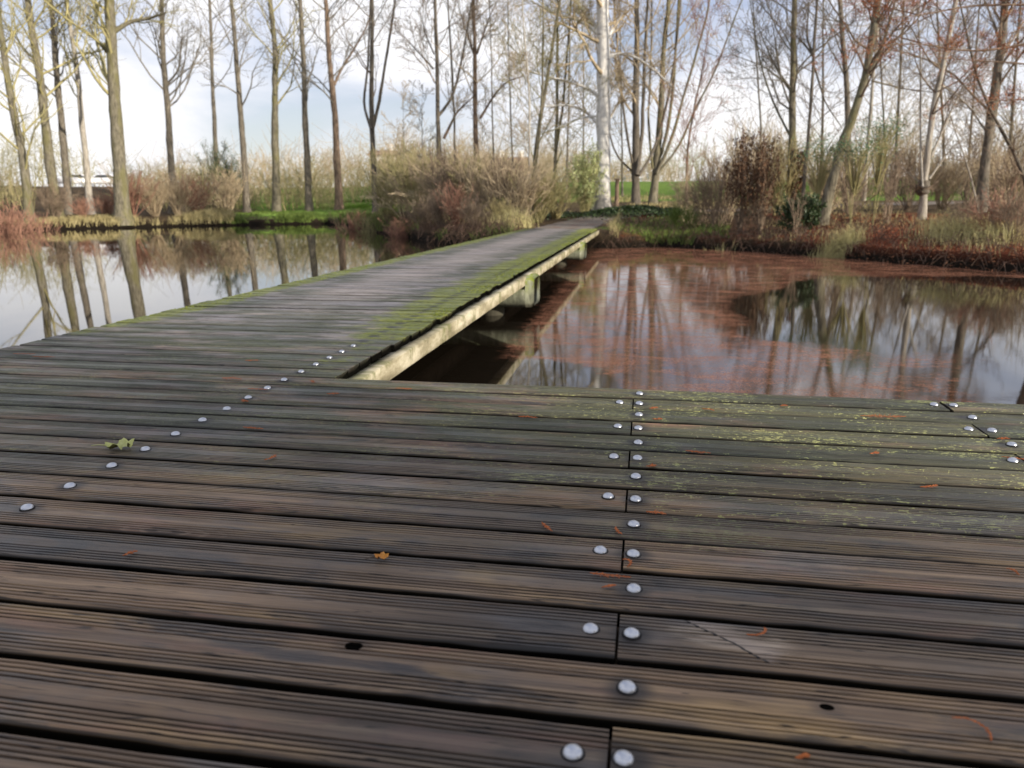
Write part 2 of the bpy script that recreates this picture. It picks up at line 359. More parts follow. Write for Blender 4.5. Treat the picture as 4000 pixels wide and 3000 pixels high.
    c = m.mix(m.rng(m.math('ABSOLUTE', m.math('SUBTRACT', cr, .5)), .004, .016, .8, 0), c, (.010, .008, .007))
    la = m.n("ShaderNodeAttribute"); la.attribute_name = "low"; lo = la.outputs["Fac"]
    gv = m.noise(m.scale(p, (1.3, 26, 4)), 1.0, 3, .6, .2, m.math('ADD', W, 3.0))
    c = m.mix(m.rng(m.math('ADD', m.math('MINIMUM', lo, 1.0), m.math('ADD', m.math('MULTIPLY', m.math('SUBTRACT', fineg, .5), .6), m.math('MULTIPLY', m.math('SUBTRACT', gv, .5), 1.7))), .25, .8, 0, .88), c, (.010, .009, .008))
    c = m.mix(m.rng(lo, 1.3, 2.2, 0, 1), c, (.0035, .0035, .003))  # board sides painted near black: shade of the gaps put into the colour
    c = m.mix(.35 if moss else 1.0, c, m.mix(m.rng(m.noise(m.scale(p, (.8, 2.2, 2)), 1.0, 2, .5, 0, W), .35, .65), (.72, .72, .71), (1.70, 1.50, 1.24)), 'MULTIPLY')
    if not moss:
        (ax, ay), (bx_, by_) = CRACK; ln = sqrt((bx_-ax)**2+(by_-ay)**2); ux, uy = (bx_-ax)/ln, (by_-ay)/ln
        rx = m.math('SUBTRACT', s_[0], ax); ry = m.math('SUBTRACT', s_[1], ay)
        al = m.math('ADD', m.math('MULTIPLY', rx, ux), m.math('MULTIPLY', ry, uy))
        pe = m.math('ADD', m.math('SUBTRACT', m.math('MULTIPLY', ry, ux), m.math('MULTIPLY', rx, uy)), m.math('MULTIPLY', m.math('SUBTRACT', stain, .5), .03))
        ins = m.math('MULTIPLY', m.rng(al, 0, .01), m.rng(al, ln, ln-.02)); row = m.math('MULTIPLY', m.rng(s_[1], ROW2[0], ROW2[0]+.002), m.rng(s_[1], ROW2[1], ROW2[1]-.002)); ins = m.math('MULTIPLY', ins, row)
        side = m.math('MULTIPLY', m.math('MULTIPLY', m.rng(pe, 0, .001), m.rng(pe, .055, .015)), ins)
        c = m.mix(m.math('MULTIPLY', side, .36), c, m.mix(streak, (.16, .12, .10), (.50, .42, .36)))
        c = m.mix(m.math('MULTIPLY', m.rng(m.math('ABSOLUTE', pe), .0012, .0028, 1, 0), ins), c, (.008, .006, .006))
    dk = m.rng(lo, .5, 1.6); dk = m.math('MAXIMUM', dk, h) if h is not None else dk
    m.put(m.b.inputs["Specular IOR Level"], m.math('MULTIPLY', m.math('SUBTRACT', 1.0, dk), .34))
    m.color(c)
    m.put(m.b.inputs["Roughness"], m.rng(stain, .35, .65, .62, .34))
    hh = m.math('ADD', streak, m.math('MULTIPLY', fineg, .5)); m.bump(hh, .45, .004)
    return m.m
KN = [(*on(1372, 2515), .016, .011), (*on(3218, 2772), .011, .008)]
WORN = on(2850, 2490); CRACK = (tuple(on(2632, 2408)), tuple(on(3020, 2610))); ROW2 = (.9185+.15+.004, .9185+.30-.004)
M_deck = wood("deck_timber_mat"); M_bridge = wood("walkway_timber_mat", True)
M_joist = simple("joist_mat", (.03, .022, .015), (.07, .05, .035), 12)
bm_ = M("galvanised_bolt_mat", .33, .5); bm_.b.inputs["Metallic"].default_value = .9
bm_.color((.50, .515, .55))
M_bolt = bm_.m; M_shade_ring = simple('bolt_shade_mat', (.008, .008, .009), (.03, .028, .028), 200, .8)  # dark ring round each bolt head, its contact shade put into the colour
be = M("edge_beam_mat", .8, .2); p = be.pos()
n = be.noise(be.scale(p, (3, 2.2, 8)), 1.0, 6, .7); n2 = be.noise(be.scale(p, (1, 6, 4)), 1.0, 5, .7)
c = be.ramp(n, (.3, (.11, .095, .055)), (.48, (.29, .255, .165)), (.66, (.54, .49, .36)))
c = be.mix(be.rng(n2, .48, .62, 0, .75), c, (.12, .125, .045)); be.color(c); be.bump(n, .5, .01); M_beam = be.m
cm = M("mossy_concrete_mat", .9, .2); p = cm.pos(); s_ = cm.sep(p)
n = cm.noise(cm.scale(p, (1, 1, .35)), 14, 6, .7); c = cm.ramp(n, (.3, (.08, .085, .06)), (.55, (.24, .25, .18)), (.75, (.46, .46, .37)))
c = cm.mix(cm.math('MULTIPLY', cm.rng(s_[2], -.26, -.06), cm.rng(cm.noise(p, 16, 5, .7), .38, .58)), c, (.18, .21, .03))
c = cm.mix(cm.rng(s_[2], -.27, -.38), c, (.06, .055, .04)); cm.color(c); cm.bump(n, .6, .02); M_conc = cm.m

# ------------------------------------------------------------------ boards
def profile(w, fine):
    if fine:
        P = [(0, -.034), (0, -.010), (.0015, -.0045), (.004, -.0014), (.0065, 0)]
        g = [.013, .0235, .034, .0445]
        for c in g+[w-q for q in reversed(g)]:
            P += [(c-.0026, 0), (c-.0012, -.0034), (c+.0012, -.0034), (c+.0026, 0)]
        P += [(w-.0065, 0), (w-.004, -.0014), (w-.0015, -.0045), (w, -.010), (w, -.034)]
    else:
        P = [(0, -.034), (0, -.008), (.005, 0)]
        for c in (.03, .05, w-.05, w-.03): P += [(c-.003, 0), (c, -.003), (c+.003, 0)]
        P += [(w-.005, 0), (w, -.008), (w, -.034)]
    return np.array(P)
def board(x0, x1, y0, fine, rs, w=.1345, step=.07):
    P = profile(w, fine); n = max(3, int((x1-x0)/step)+1); xs = np.linspace(x0, x1, n); k = len(P)
    r = np.random.RandomState(rs); ph = r.rand(8)*6.28
    a = np.stack([.0016*np.sin(xs*2.1+ph[0])+.0007*np.sin(xs*9+ph[1])+.0006*r.randn(n), .0016*np.sin(xs*2.4+ph[2])+.0007*np.sin(xs*11+ph[3])+.0006*r.randn(n)], 1)
    zz = .0008*np.sin(xs*1.7+ph[4])+(r.rand()-.5)*.0025
    cup = (r.rand()-.5)*.003
    t = P[:, 0]/w
    Y = y0+P[None, :, 0]+a[:, :1]*(1-t)[None]+a[:, 1:]*t[None]
    edge = ((t < .045) | (t > .955)).astype(float)
    Z = P[None, :, 1]+zz[:, None]+cup*(np.abs(t-.5)*2)[None]**2-edge[None]*(np.abs(r.randn(n, 1))*.0012+(r.rand(n, 1) > .93)*.0035)
    Xx = np.repeat(xs[:, None], k, 1)
    b = MB(); i = np.arange(n-1)[:, None]; j = np.arange(k-1)[None]
    b.add(np.stack([Xx, Y, Z], -1), np.stack([i*k+j, (i+1)*k+j, (i+1)*k+j+1, i*k+j+1], -1).reshape(-1, 4))
    for q, fl in ((0, 1), (n-1, 0)):                       # end grain
        base_ = q*k
        idx = [base_+u for u in range(k)]
        b.f.append(np.array([idx if fl else idx[::-1]]))
    # underside
    b.f.append(np.array([[0, k-1, (n-1)*k+k-1, (n-1)*k]]))
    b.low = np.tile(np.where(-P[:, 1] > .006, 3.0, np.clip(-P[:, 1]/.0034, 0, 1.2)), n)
    return b
def bolt_mesh():
    b = MB(); R, H = .0142, .0095; k = 20; V = []; Fc = []
    prof = [(1.20, -.002), (1.17, .0009), (1.0, .0010), (1.0, .0012), (.985, .0018), (.93, .0040), (.82, .0060), (.66, .0077), (.45, .0090), (.22, .0096)]
    for rr, z in prof:
        for q in range(k): V.append((R*rr*cos(2*pi*q/k), R*rr*sin(2*pi*q/k), z))
    for a in range(len(prof)-1):
        for q in range(k): Fc.append((a*k+q, a*k+(q+1) % k, (a+1)*k+(q+1) % k, (a+1)*k+q))
    b.add(V, Fc); b.f.append(np.array([[(len(prof)-1)*k+q for q in range(k)]]))
    return b
bolt0 = bolt_mesh().build("bolt", M_bolt); bolt_data = bolt0.data; bolt_data.materials.append(M_shade_ring)
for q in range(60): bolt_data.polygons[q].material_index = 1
bolt_data.polygons.foreach_set('use_smooth', [True]*len(bolt_data.polygons))
bpy.data.objects.remove(bolt0)
rnd = random.Random(4)
def put_bolt(x, y, parent):
    o = bpy.data.objects.new("bolt", bolt_data); col.objects.link(o); o.parent = parent
    o.location = (x, y, 0.0003); o.rotation_euler = (rnd.uniform(-.04, .04), rnd.uniform(-.04, .04), rnd.random()*6)
deck = thing("timber_deck", "wide weathered timber deck of dark grooved boards with domed bolts, in front of the pond", "deck")
XL = -3.21
def gapY(k): return .9185+.15*k
for r_ in range(-7, 14):
    y0 = gapY(r_-1)+.0083; yc = y0+.0667
    if r_ in (0, 2, 4, 6, 8, 10, 12): cuts = [XL, -.022, 5.0]
    elif r_ in (13, 11, 9): cuts = [XL, 1.072, 5.0]
    else: cuts = [XL, 2.2, 5.0] if r_ % 2 else [XL, -.022, 5.0]
    if r_ == -1: cuts = [XL, -.42, 5.0]
    for a, c_ in zip(cuts[:-1], cuts[1:]):
        g = .0025 if a != 1.072 else .004
        x0 = a+(g if a > XL else rnd.uniform(-.01, .01)); x1 = c_-(g if c_ < 5 else 0)
        if r_ == 13 and a == 1.072: x0 += .006
        pl = board(x0, x1, y0, True, 100+r_*3+int(a*7)).build("plank", M_deck, deck)
        for bx in (-1.45, 0.0, 1.105, 2.4, 3.7):
            if x0+.012 < bx < x1: put_bolt(bx+rnd.uniform(-.003, .003), yc+rnd.uniform(-.006, .006), pl)
        if abs(x1+.022) < .01: put_bolt(-.068+rnd.uniform(-.003, .003), yc+.004, pl)
        if abs(x1-1.072) < .01: put_bolt(1.04, yc, pl)
        elif x0 < 1.0 and x1 > 1.2 and r_ in (12, 10): pass
b = MB()
jo = []
for jx in (-3.0, -1.45, -.03, 1.07, 2.45, 3.8):
    b = MB(); b.box(jx-.06, jx+.06, -.4, 2.84, -.20, -.0375); b.build("joist", M_joist, deck, False)
bridge = thing("footbridge", "low timber footbridge with mossy edges and pale side beams leading to the far bank", "footbridge")
for k in range(100):
    y0 = gapY(13+k)+.0083
    xr = -1.268+rnd.uniform(-.012, .012)
    pl = board(XL+rnd.uniform(-.012, .012), xr, y0, k < 14, 900+k, step=.1 if k < 14 else .3).build("plank", M_bridge, bridge)
    if k < 5:
        put_bolt(-1.45, y0+.0667, pl)
bb = MB()
for k in range(100, 116):
    q = board(XL, -1.268+rnd.uniform(-.012, .012), gapY(13+k)+.0083, False, 1100+k, step=.5)
    bb.v += q.v
    for f in q.f: bb.f.append(f+bb.n)
    bb.n += q.n
tag(bb.build("far_planks", M_bridge, bridge), kind="stuff")
for nm, xa, xb in (("edge_beam", -1.292, -1.205), ("edge_beam", -3.27, -3.185)):
    b = MB(); ysb = np.arange(2.885, 20.3, .15); r = np.random.RandomState(int(-xa*100)); n = len(ysb)
    prof = [(xa, -.134), (xa, -.042), (xb-.006, -.042), (xb, -.048), (xb, -.129), (xb-.005, -.134)]
    k = len(prof); Vv = np.array([[(px_+(.0008*r.randn() if px_ > xa else 0), y_, pz+.0008*r.randn()) for (px_, pz) in prof] for y_ in ysb])
    i = np.arange(n-1)[:, None]; j = np.arange(k)[None]; j2 = (j+1) % k
    b.add(Vv, np.stack([i*k+j, i*k+j2, (i+1)*k+j2, (i+1)*k+j], -1).reshape(-1, 4)); b.build(nm, M_beam, bridge, False)
for jx in (-1.9, -2.55):
    b = MB(); b.box(jx-.05, jx+.05, 2.9, 20.2, -.165, -.0375); b.build("joist", M_joist, bridge, False)
r = np.random.RandomState(77); n = 9000; my = 4.6+r.rand(n)**1.2*15.5; side = r.rand(n) < .78
mx_ = np.where(side, -1.275-np.abs(r.randn(n))*.13, -3.2+np.abs(r.randn(n))*.10)
keep = vnoise(mx_*5, my*3.1, 5)+.5*vnoise(mx_*17, my*11, 6)+.35*np.where(side, 1-np.abs(mx_+1.27)*5, .4) > .1
P = np.stack([mx_, my, np.full(n, -.004)], 1)[keep]; n = len(P)
b = MB(); b.blades(P, r.uniform(.006, .016, n), .005+.0016*P[:, 1]/5, .4+.5*r.rand(n), 78)
M_mossg = simple("moss_mat", (.07, .10, .016), (.25, .28, .05), 14)
tag(b.build("moss", M_mossg, bridge), kind="stuff")
def cap_mesh(yc):
    b = MB(); c = .05
    # chamfered concrete crosshead, its stub ends standing proud of the beams
    sec = [(-.25, -.36+c), (-.25+c, -.36), (.25-c, -.36), (.25, -.36+c), (.25, -.172), (-.25, -.172)]
    xs_ = [-3.27, -1.206]
    V = [(x, yc+y, z) for x in xs_ for y, z in sec]; k = 6
    b.add(V, [(q, (q+1) % k, k+(q+1) % k, k+q) for q in range(k)])
    b.f.append(np.array([[5, 4, 3, 2, 1, 0]])); 
    for (xa, xb) in ((-1.204, -1.115), (-3.47, -3.272)):
        oc = [(-.25, -.36+c), (-.25+c, -.36), (.25-c, -.36), (.25, -.36+c), (.25, -.05-c), (.25-c, -.045), (-.25+c, -.045), (-.25, -.05-c)]
        mid = xb-.035 if xb > -2 else xa+.035
        rings = [(xa, 1), (mid, 1), (xb, .88)] if xb > -2 else [(xa, .88), (mid, 1), (xb, 1)]
        V = [(x, yc+y*f_, -.2+(z+.2)*f_) for x, f_ in rings for y, z in oc]
        n_ = b.n; b.add(V, [(a*8+q, a*8+(q+1) % 8, a*8+8+(q+1) % 8, a*8+8+q) for a in (0, 1) for q in range(8)])
        b.f.append(np.array([[n_+q for q in range(8)]])); b.f.append(np.array([[n_+16+q for q in range(7, -1, -1)]]))
    return b
for yc in (7.85, 14.4):
    cp = cap_mesh(yc).build("concrete_crosshead", M_conc, bridge, False)
    cp["label"] = "mossy chamfered concrete crosshead under the bridge" 
    for px_ in (-2.9, -1.6):
        b = MB(); b.tube([(px_, yc, -1.6), (px_, yc, -.35)], [.13, .13], 12); b.build("pile", M_conc, bridge)

# ------------------------------------------------------------------ litter lying on the boards
M_needle = simple("needle_mat", (.20, .045, .015), (.55, .17, .05), 160, .8)
M_leafy = simple("pale_leaf_mat", (.30, .32, .10), (.50, .50, .20), 30, .6)
M_leafo = simple("orange_leaf_mat", (.30, .10, .02), (.60, .27, .05), 40, .6)
def frond(L, bend, rs, width=.010):
    b = MB(); r = np.random.RandomState(rs); n = 16; t = np.linspace(0, 1, n)
    ang = (t-.5)*bend; dx = np.cumsum(np.cos(ang))*L/n; dy = np.cumsum(np.sin(ang))*L/n
    dx -= dx.mean(); dy -= dy.mean(); z = .0045+.0035*np.sin(t*3.1)*r.rand()
    b.tube(np.stack([dx, dy, z], 1), np.linspace(.0011, .0005, n), 4)
    C, U, W = [], [], []
    for k in range(1, n-1):
        for s in (-1, 1):
            for e in (0, .5):
                a = ang[k]+s*(.75+.25*r.randn()); l = width*(.6+.5*r.rand())*sin(pi*min(.98, .15+k/n*.85))+.001
                d = np.array((cos(a), sin(a), .15*r.randn())); q = np.array((dx[k]+e*L/n, dy[k], z[k]))
                C.append(q+d*l/2); U.append(d*l/2); W.append(np.array((-sin(a), cos(a), .2*r.randn()))*.0011)
    b.quads(np.array(C), np.array(U), np.array(W)); return b
needles = [ # px, py, length, bend, rotation, width, label
 (3796, 2868, .075, 2.6, 2.2, .004, "curled orange needle twig on the big board near the deck's right front corner"),
 (2954, 2494, .055, 2.4, .6, .004, "curved orange needle twig beside the pale splintered patch of a board"),
 (3119, 2982, .022, .6, .4, .006, "small orange needle scrap at the lower edge, right of the bolts"),
 (3950, 2262, .03, .9, 2.0, .005, "faint brown needle twig on a board close to the right edge"),
 (2129, 2067, .055, .3, -1.0, .007, "straight red brown needle spray hanging over a board gap"),
 (2408, 2085, .045, .9, -1.2, .006, "thin red needle spray pointing at the top of a board joint"),
 (2556, 2018, .05, .7, -.2, .012, "tangled rusty needle spray just beyond a single bolt"),
 (2376, 2260, .085, .15, -.05, .010, "long bright orange needle spray lying along the grain above a bolt"),
 (2370, 2304, .032, .2, .5, .006, "short orange needle scrap just left of a bolt"),
 (2446, 2213, .045, 2.6, 1.8, .005, "looped brown needle twig in the gap below a board joint"),
 (503, 2156, .03, .2, 1.0, .009, "small bright orange needle spray alone on the left boards"),
 (905, 1473, .10, .3, -.05, .020, "long red needle spray near the start of the footbridge"),
 (987, 1402, .07, .3, .2, .012, "dull orange needle spray on the first boards of the footbridge"),
 (1006, 1516, .09, .2, -.05, .010, "slim orange needle spray along a gap between two bolts of the diagonal line"),
 (956, 1560, .05, 1.2, -.7, .016, "tan folded needle spray touching a bolt of the diagonal line"),
 (987, 1668, .08, .2, -.1, .012, "orange needle spray along a board gap midway across the deck"),
 (1057, 1785, .055, 1.6, 1.3, .010, "upright curled pinkish needle spray beside a board gap"),
 (95, 1368, .12, .3, .1, .020, "orange needle spray on mossy boards at the left rim"),
 (171, 1380, .12, .4, .1, .016, "second, yellower needle spray on the mossy boards at the left rim"),
 (3449, 1646, .16, .3, .1, .028, "large matted rust red needle spray near the pond edge of the deck"),
 (3985, 1822, .10, .4, -.4, .016, "orange needle spray cut by the right edge, touching a bolt"),
 (3413, 1790, .035, 1.0, .5, .010, "tiny pinkish needle scrap on a lichen covered board"),
 (3625, 1923, .055, .6, .4, .012, "orange needle spray on green lichen near a dark board gap"),
 (3915, 1739, .04, .5, .2, .014, "short red needle scrap right of a single bolt on the right"),
 (2723, 1779, .075, .3, -.15, .014, "orange needle spray along the gap right of the bolt line"),
 (2552, 1605, .035, .8, .5, .014, "small red needle scrap just behind two bolts of the bolt line"),
 (2566, 1648, .035, .9, .1, .012, "faint red needle scrap in the gap beside the bolt line"),
 (2764, 1613, .05, .5, -.5, .012, "scattered red needle scrap on the dark board near the pond edge"),
 (1576, 1518, .07, .3, 0, .014, "red needle spray at the deck edge beside the black water corner"),
 (2060, 1636, .07, .3, -.1, .012, "red needle spray on algae green boards left of the joint column"),
 (1222, 1487, .05, .9, -1.0, .014, "pink needle scrap right of the diagonal bolts by the bridge corner"),
 (1300, 1536, .05, .4, .2, .016, "red needle scrap in a gap in front of the bridge corner"),
 (2540, 1832, .03, .7, .4, .012, "dark red needle scrap in the gap above a bolt of the bolt line"),
 (3060, 1200+400, .03, .7, .4, .012, "little orange needle scrap near the far board edge, right of centre")]
for k, (px_, py_, L, bend, rot, wd, lab) in enumerate(needles):
    o = frond(L, bend, 50+k, wd).build("needle_spray", M_needle)
    x_, y_ = on(px_, py_); o.location = (x_, y_, .001); o.rotation_euler = (0, 0, rot)
    tag(o, lab, "needle spray", "fallen needle sprays on the deck")
def lobed_leaf(size, rs, stalk=.4):
    b = MB(); r = np.random.RandomState(rs); n = 40; V = [(0, 0, .012)]
    for q in range(n):
        a = 2*pi*q/n; rr = size*(.62+.30*abs(sin(a*2.5+.2))+.08*sin(a*13))*(1-.25*cos(a))
        V.append((rr*cos(a), rr*sin(a)*.8, .005+size*.42*abs(sin(a*2.5))*r.uniform(.5, 1.3)))
    b.add(V, [(0, 1+q, 1+(q+1) % n) for q in range(n)])
    return b
lf_ = thing("fallen_leaf", "pale yellow green lobed leaf lying against a bolt on the left of the deck", "leaf", (*on(478, 1742), .002), "fallen leaves on the deck")
lobed_leaf(.047, 3).build("blade", M_leafy, lf_); b = MB(); b.tube([(-.035, 0, .010), (-.07, -.004, .014), (-.10, .006, .008)], [.0016, .0014, .001], 5); b.build("stalk", M_leafy, lf_); lf_.rotation_euler = (0, 0, .12)
lf_ = thing("fallen_leaf", "small curled orange leaf with dark stalk lying alone on brown boards", "leaf", (*on(1492, 2185), .002), "fallen leaves on the deck")
lobed_leaf(.017, 5).build("blade", M_leafo, lf_); b = MB(); b.tube([(-.012, 0, .006), (-.025, -.003, .006), (-.038, -.007, .003)], [.0012, .001, .0008], 5); b.build("stalk", M_joist, lf_); lf_.rotation_euler = (0, 0, .1)

# ------------------------------------------------------------------ plants
def bark(name, dark, light, moss=.3, mosscol=(.21, .195, .085), white=False):
    m = M(name, .9, .15); p = m.pos(); s_ = m.sep(p)
    n = m.noise(m.scale(p, (1, 1, .25)), 14, 6, .7); c = m.ramp(n, (.32, dark), (.66, light))
    if white:
        q = m.noise(m.scale(p, (1, 1, 3.2)), 3.2, 6, .75); c = m.mix(m.rng(q, .56, .68, 0, .85), c, (.07, .06, .05))
        c = m.mix(m.rng(s_[2], 1.6, .5, 0, .6), c, m.mix(n, (.06, .05, .04), (.24, .20, .15)))
    k = m.noise(m.scale(p, (1, 1, .4)), 1.6, 5, .65)
    c = m.mix(m.rng(m.math('ADD', k, moss-.5), .42, .62, 0, .8), c, m.mix(n, (mosscol[0]*.4, mosscol[1]*.4, mosscol[2]*.4), mosscol))
    m.color(c); m.bump(n, .6, .03); return m.m
B_grey = bark("grey_bark_mat", (.055, .047, .036), (.24, .21, .165), .30)
B_moss = bark("mossy_bark_mat", (.06, .052, .038), (.26, .235, .17), .47)
B_dark = bark("dark_bark_mat", (.05, .043, .036), (.19, .165, .13), .28)
B_white = bark("white_bark_mat", (.50, .48, .44), (.86, .84, .79), .06, (.30, .30, .12), True)
B_pale = bark("pale_bark_mat", (.19, .17, .14), (.50, .46, .39), .28)
B_brown = bark("brown_bark_mat", (.08, .056, .042), (.29, .21, .15), .30)
T_olive = simple("olive_twig_mat", (.20, .18, .08), (.46, .41, .20), 3)
T_tan = simple("tan_twig_mat", (.30, .23, .145), (.60, .49, .33), 3)
T_red = simple("russet_twig_mat", (.20, .10, .07), (.46, .26, .18), 3)
T_brown = simple("brown_twig_mat", (.12, .09, .065), (.33, .25, .175), 3)
T_bram = simple("bramble_mat", (.045, .03, .022), (.19, .12, .085), 3)
T_grey = simple("grey_twig_mat", (.11, .10, .085), (.30, .27, .22), 3)
L_green = simple("evergreen_leaf_mat", (.035, .095, .045), (.14, .27, .13), 5, .5, .4)
L_dark = simple("dark_evergreen_leaf_mat", (.025, .055, .025), (.10, .16, .065), 5, .6, .3)
L_ivy = simple("ivy_leaf_mat", (.012, .028, .010), (.07, .11, .035), 8, .45, .4)
L_brown = simple("dead_leaf_mat", (.045, .024, .014), (.20, .105, .055), 9, .7)
L_pale = simple("pale_green_leaf_mat", (.26, .30, .10), (.60, .64, .32), 6, .6)
L_rustd = simple("rust_litter_mat", (.15, .06, .03), (.50, .22, .11), 5, .8)
L_rust = simple("rust_needle_mat", (.30, .09, .035), (.60, .24, .10), 4, .7)
G_dry = simple("dry_grass_mat", (.20, .165, .07), (.50, .43, .22), 4, .8)
G_green = simple("bank_grass_mat", (.055, .09, .018), (.20, .27, .06), 4, .7)
G_lawn = simple("lawn_blade_mat", (.10, .18, .03), (.24, .38, .07), 2, .7)

def unit(v): return v/(np.linalg.norm(v)+1e-9)
def grow(tb, r, p, d, L, rad, lev, up, minr, nseg=5, spread=.9, kids=(5, 4, 3), leaves=None, wig=.17):
    pts = [p]; q = p.copy(); dd_ = d.copy()
    for k in range(nseg):
        dd_ = unit(dd_+r.randn(3)*wig+np.array((0, 0, up)))
        q = q+dd_*L/nseg; pts.append(q)
    P = np.array(pts); R = np.maximum(np.linspace(rad, rad*.35, nseg+1), minr)
    tb.tube(P, R, 5 if rad > .02 else 3)
    if leaves is not None and lev <= 1: leaves.append(P)
    if lev <= 0: return
    nk = kids[lev-1]
    for c in range(nk):
        t = (.22+.78*(c+r.rand())/nk)*nseg; i = min(int(t), nseg-1); pos = P[i]+(P[i+1]-P[i])*(t-i)
        dl = unit(P[i+1]-P[i]); a = unit(np.cross(dl, r.randn(3))); nd = unit(dl+a*spread*(.6+.7*r.rand()))
        grow(tb, r, pos, nd, L*(.35+.3*r.rand())*(1.15-.5*t/nseg), max(rad*.45, minr), lev-1, up*.8, minr, max(2, nseg-1), spread, kids, leaves)

def smooth_path(P, n):
    P = np.array(P, float); s = np.concatenate([[0], np.cumsum(np.linalg.norm(np.diff(P, axis=0), axis=1))])
    t = np.linspace(0, s[-1], n); Q = np.stack([np.interp(t, s, P[:, k]) for k in range(3)], 1)
    for _ in range(max(1, n//12)): Q[1:-1] = (Q[:-2]+2*Q[1:-1]+Q[2:])/4
    return Q
treeN = [0]
def tree(name, label, px_, D, w, top=14, mats=(B_grey, T_grey), stems=(), limbs=(), nb=20, t0=.25, blen=.22, ang=.9, up=.10, kids=(4, 4, 3), lev=2, minr=None, seed=0, group=None, flare=1.35, cat="tree", leafmat=None, taper=.35, straight=True):
    if group == ROW: kids = (5, 4, 3)
    """px_: the trunk's course in the photo from the foot up; stems: further stems from the same foot; limbs: big boughs (course, width)."""
    treeN[0] += 1; r = np.random.RandomState(seed+treeN[0]*17)
    minr = minr or max(.0026, D*.00021)
    fx, fy, _ = at(px_[0][0], px_[0][1], D); g = gz(fx, fy)
    root = thing(name, label, cat, (fx, fy, g), group); O = np.array((fx, fy, g))
    tk = MB(); cr = MB(); leaves = [] if leafmat else None
    for s, (path, wd, tp) in enumerate([(px_, w, top)]+[(a, b_, c_) for a, b_, c_ in stems]):
        P = [at(x, y, D+(0 if s == 0 else r.uniform(-.6, .6)))-O for x, y in path]
        if s == 0: P = [np.array((0, 0, -.15))]+P[1:] if len(P) > 1 else P
        d = unit(P[-1]-P[-2]); 
        if straight: d = unit(d*1.0+np.array((0, 0, .8)))
        q = P[-1].copy()
        while q[2] < tp:
            d = unit(d+r.randn(3)*.035); q = q+d*1.2; P.append(q.copy())
        Q = smooth_path(P, max(10, int(tp*2))); t = np.linspace(0, 1, len(Q))
        r0 = wd/2*D/F; R = r0*(1-t*(1-.12))*1.0
        R = r0*np.clip(1-t*(1-taper)/.75, .1, 1); R[t > .75] = np.interp(t[t > .75], [.75, 1], [r0*taper, r0*.06])
        if s == 0: R[0] *= flare*1.1; R[1] *= (flare+1)/2
        tk.tube(Q+np.cumsum(r.randn(*Q.shape)*.012, 0)*np.array((1, 1, 0)), R*(1+.05*r.randn(len(R))), 10 if wd > 15 else 7)
        nbb = int(nb*(1 if s == 0 else .6)); Hh = Q[-1][2]-Q[0][2]
        for k in range(nbb):
            tt = t0+(1-t0)*(k+r.rand())/nbb; i = min(int(tt*(len(Q)-1)), len(Q)-2); pos = Q[i]
            a = r.rand()*2*pi; out = np.array((cos(a), sin(a), 0)); dl = unit(Q[i+1]-Q[i]); an = ang*(.75+.5*r.rand())
            nd = unit(dl*cos(an)+out*sin(an)); L = Hh*blen*(.6+.8*r.rand())*(1.1-.65*tt)
            grow(cr, r, pos, nd, L, max(R[i]*.32, minr*1.5), lev, up, minr, 5, .85, kids, leaves)
    for path, wd in limbs:
        P = [at(x, y, D+.4*sin(k))-O for k, (x, y) in enumerate(path)]; Q = smooth_path(P, 12); r0 = wd/2*D/F
        R = np.linspace(r0, max(r0*.3, minr), 12); tk.tube(Q, R, 7)
        for k in range(9):
            i = 2+int(k*9/9); dl = unit(Q[min(i+1, 11)]-Q[i]); a = unit(np.cross(dl, r.randn(3))); nd = unit(dl+a*.8+np.array((0, 0, .25)))
            grow(cr, r, Q[i], nd, D*.035*(.6+.8*r.rand()), max(R[i]*.4, minr), min(lev, 2), up, minr, 4, .9, kids, leaves)
    tk.build("trunk", mats[0], root)
    if cr.v: cr.build("crown", mats[1], root)
    if leafmat:
        C = []; 
        for P in leaves:
            for q in P[1:]:
                for _ in range(3): C.append(q+r.randn(3)*np.array((.07, .07, .03)))
        C = np.array(C); n = len(C); a = r.rand(n)*2*pi
        U = np.stack([np.cos(a), np.sin(a), .5*r.randn(n)], 1)*.035; W = np.stack([-np.sin(a), np.cos(a), .3*r.randn(n)], 1)*.007
        lb = MB(); lb.quads(C, U, W); lb.build("needles", leafmat, root)
    return root, O

Z1 = lambda x, y: (x/1.58, y/1.58)
Z2 = lambda x, y: (1300+x/1.58, y/1.58)
Z3 = lambda x, y: (2600+x/1.58, y/1.58)
def zz(f, *pts): return [f(*p) for p in pts]
ROW = "poplars behind the open pond"
# left: row of tall poplars beyond the open pond
tree("poplar_tree", "tall mossy poplar leaning outward at the far left of the row", zz(Z1, (190, 1300), (150, 950), (95, 700), (50, 400), (10, 100)), 35, 34, 16, (B_moss, T_olive), nb=34, t0=.12, group=ROW, seed=1)
tree("poplar_tree", "thick mossy poplar with yellow green bark, next to the leaning one", zz(Z1, (350, 1200), (320, 900), (280, 500), (200, 0)), 38, 40, 18, (B_moss, T_olive), nb=32, t0=.3, group=ROW, seed=2)
tree("poplar_tree", "grey poplar standing close behind the thick mossy poplar", zz(Z1, (430, 1200), (405, 850), (370, 450), (350, 0)), 41, 30, 18, (B_grey, T_grey), nb=28, t0=.3, group=ROW, seed=3)
tree("poplar_tree", "slender poplar with pale yellow upper trunk forking near the frame's top", zz(Z1, (560, 1200), (530, 800), (495, 350), (470, 190), (440, 0)), 42, 26, 18, (B_pale, T_olive), limbs=[(zz(Z1, (470, 190), (520, 120), (560, 0)), 16)], nb=20, t0=.3, group=ROW, seed=4)
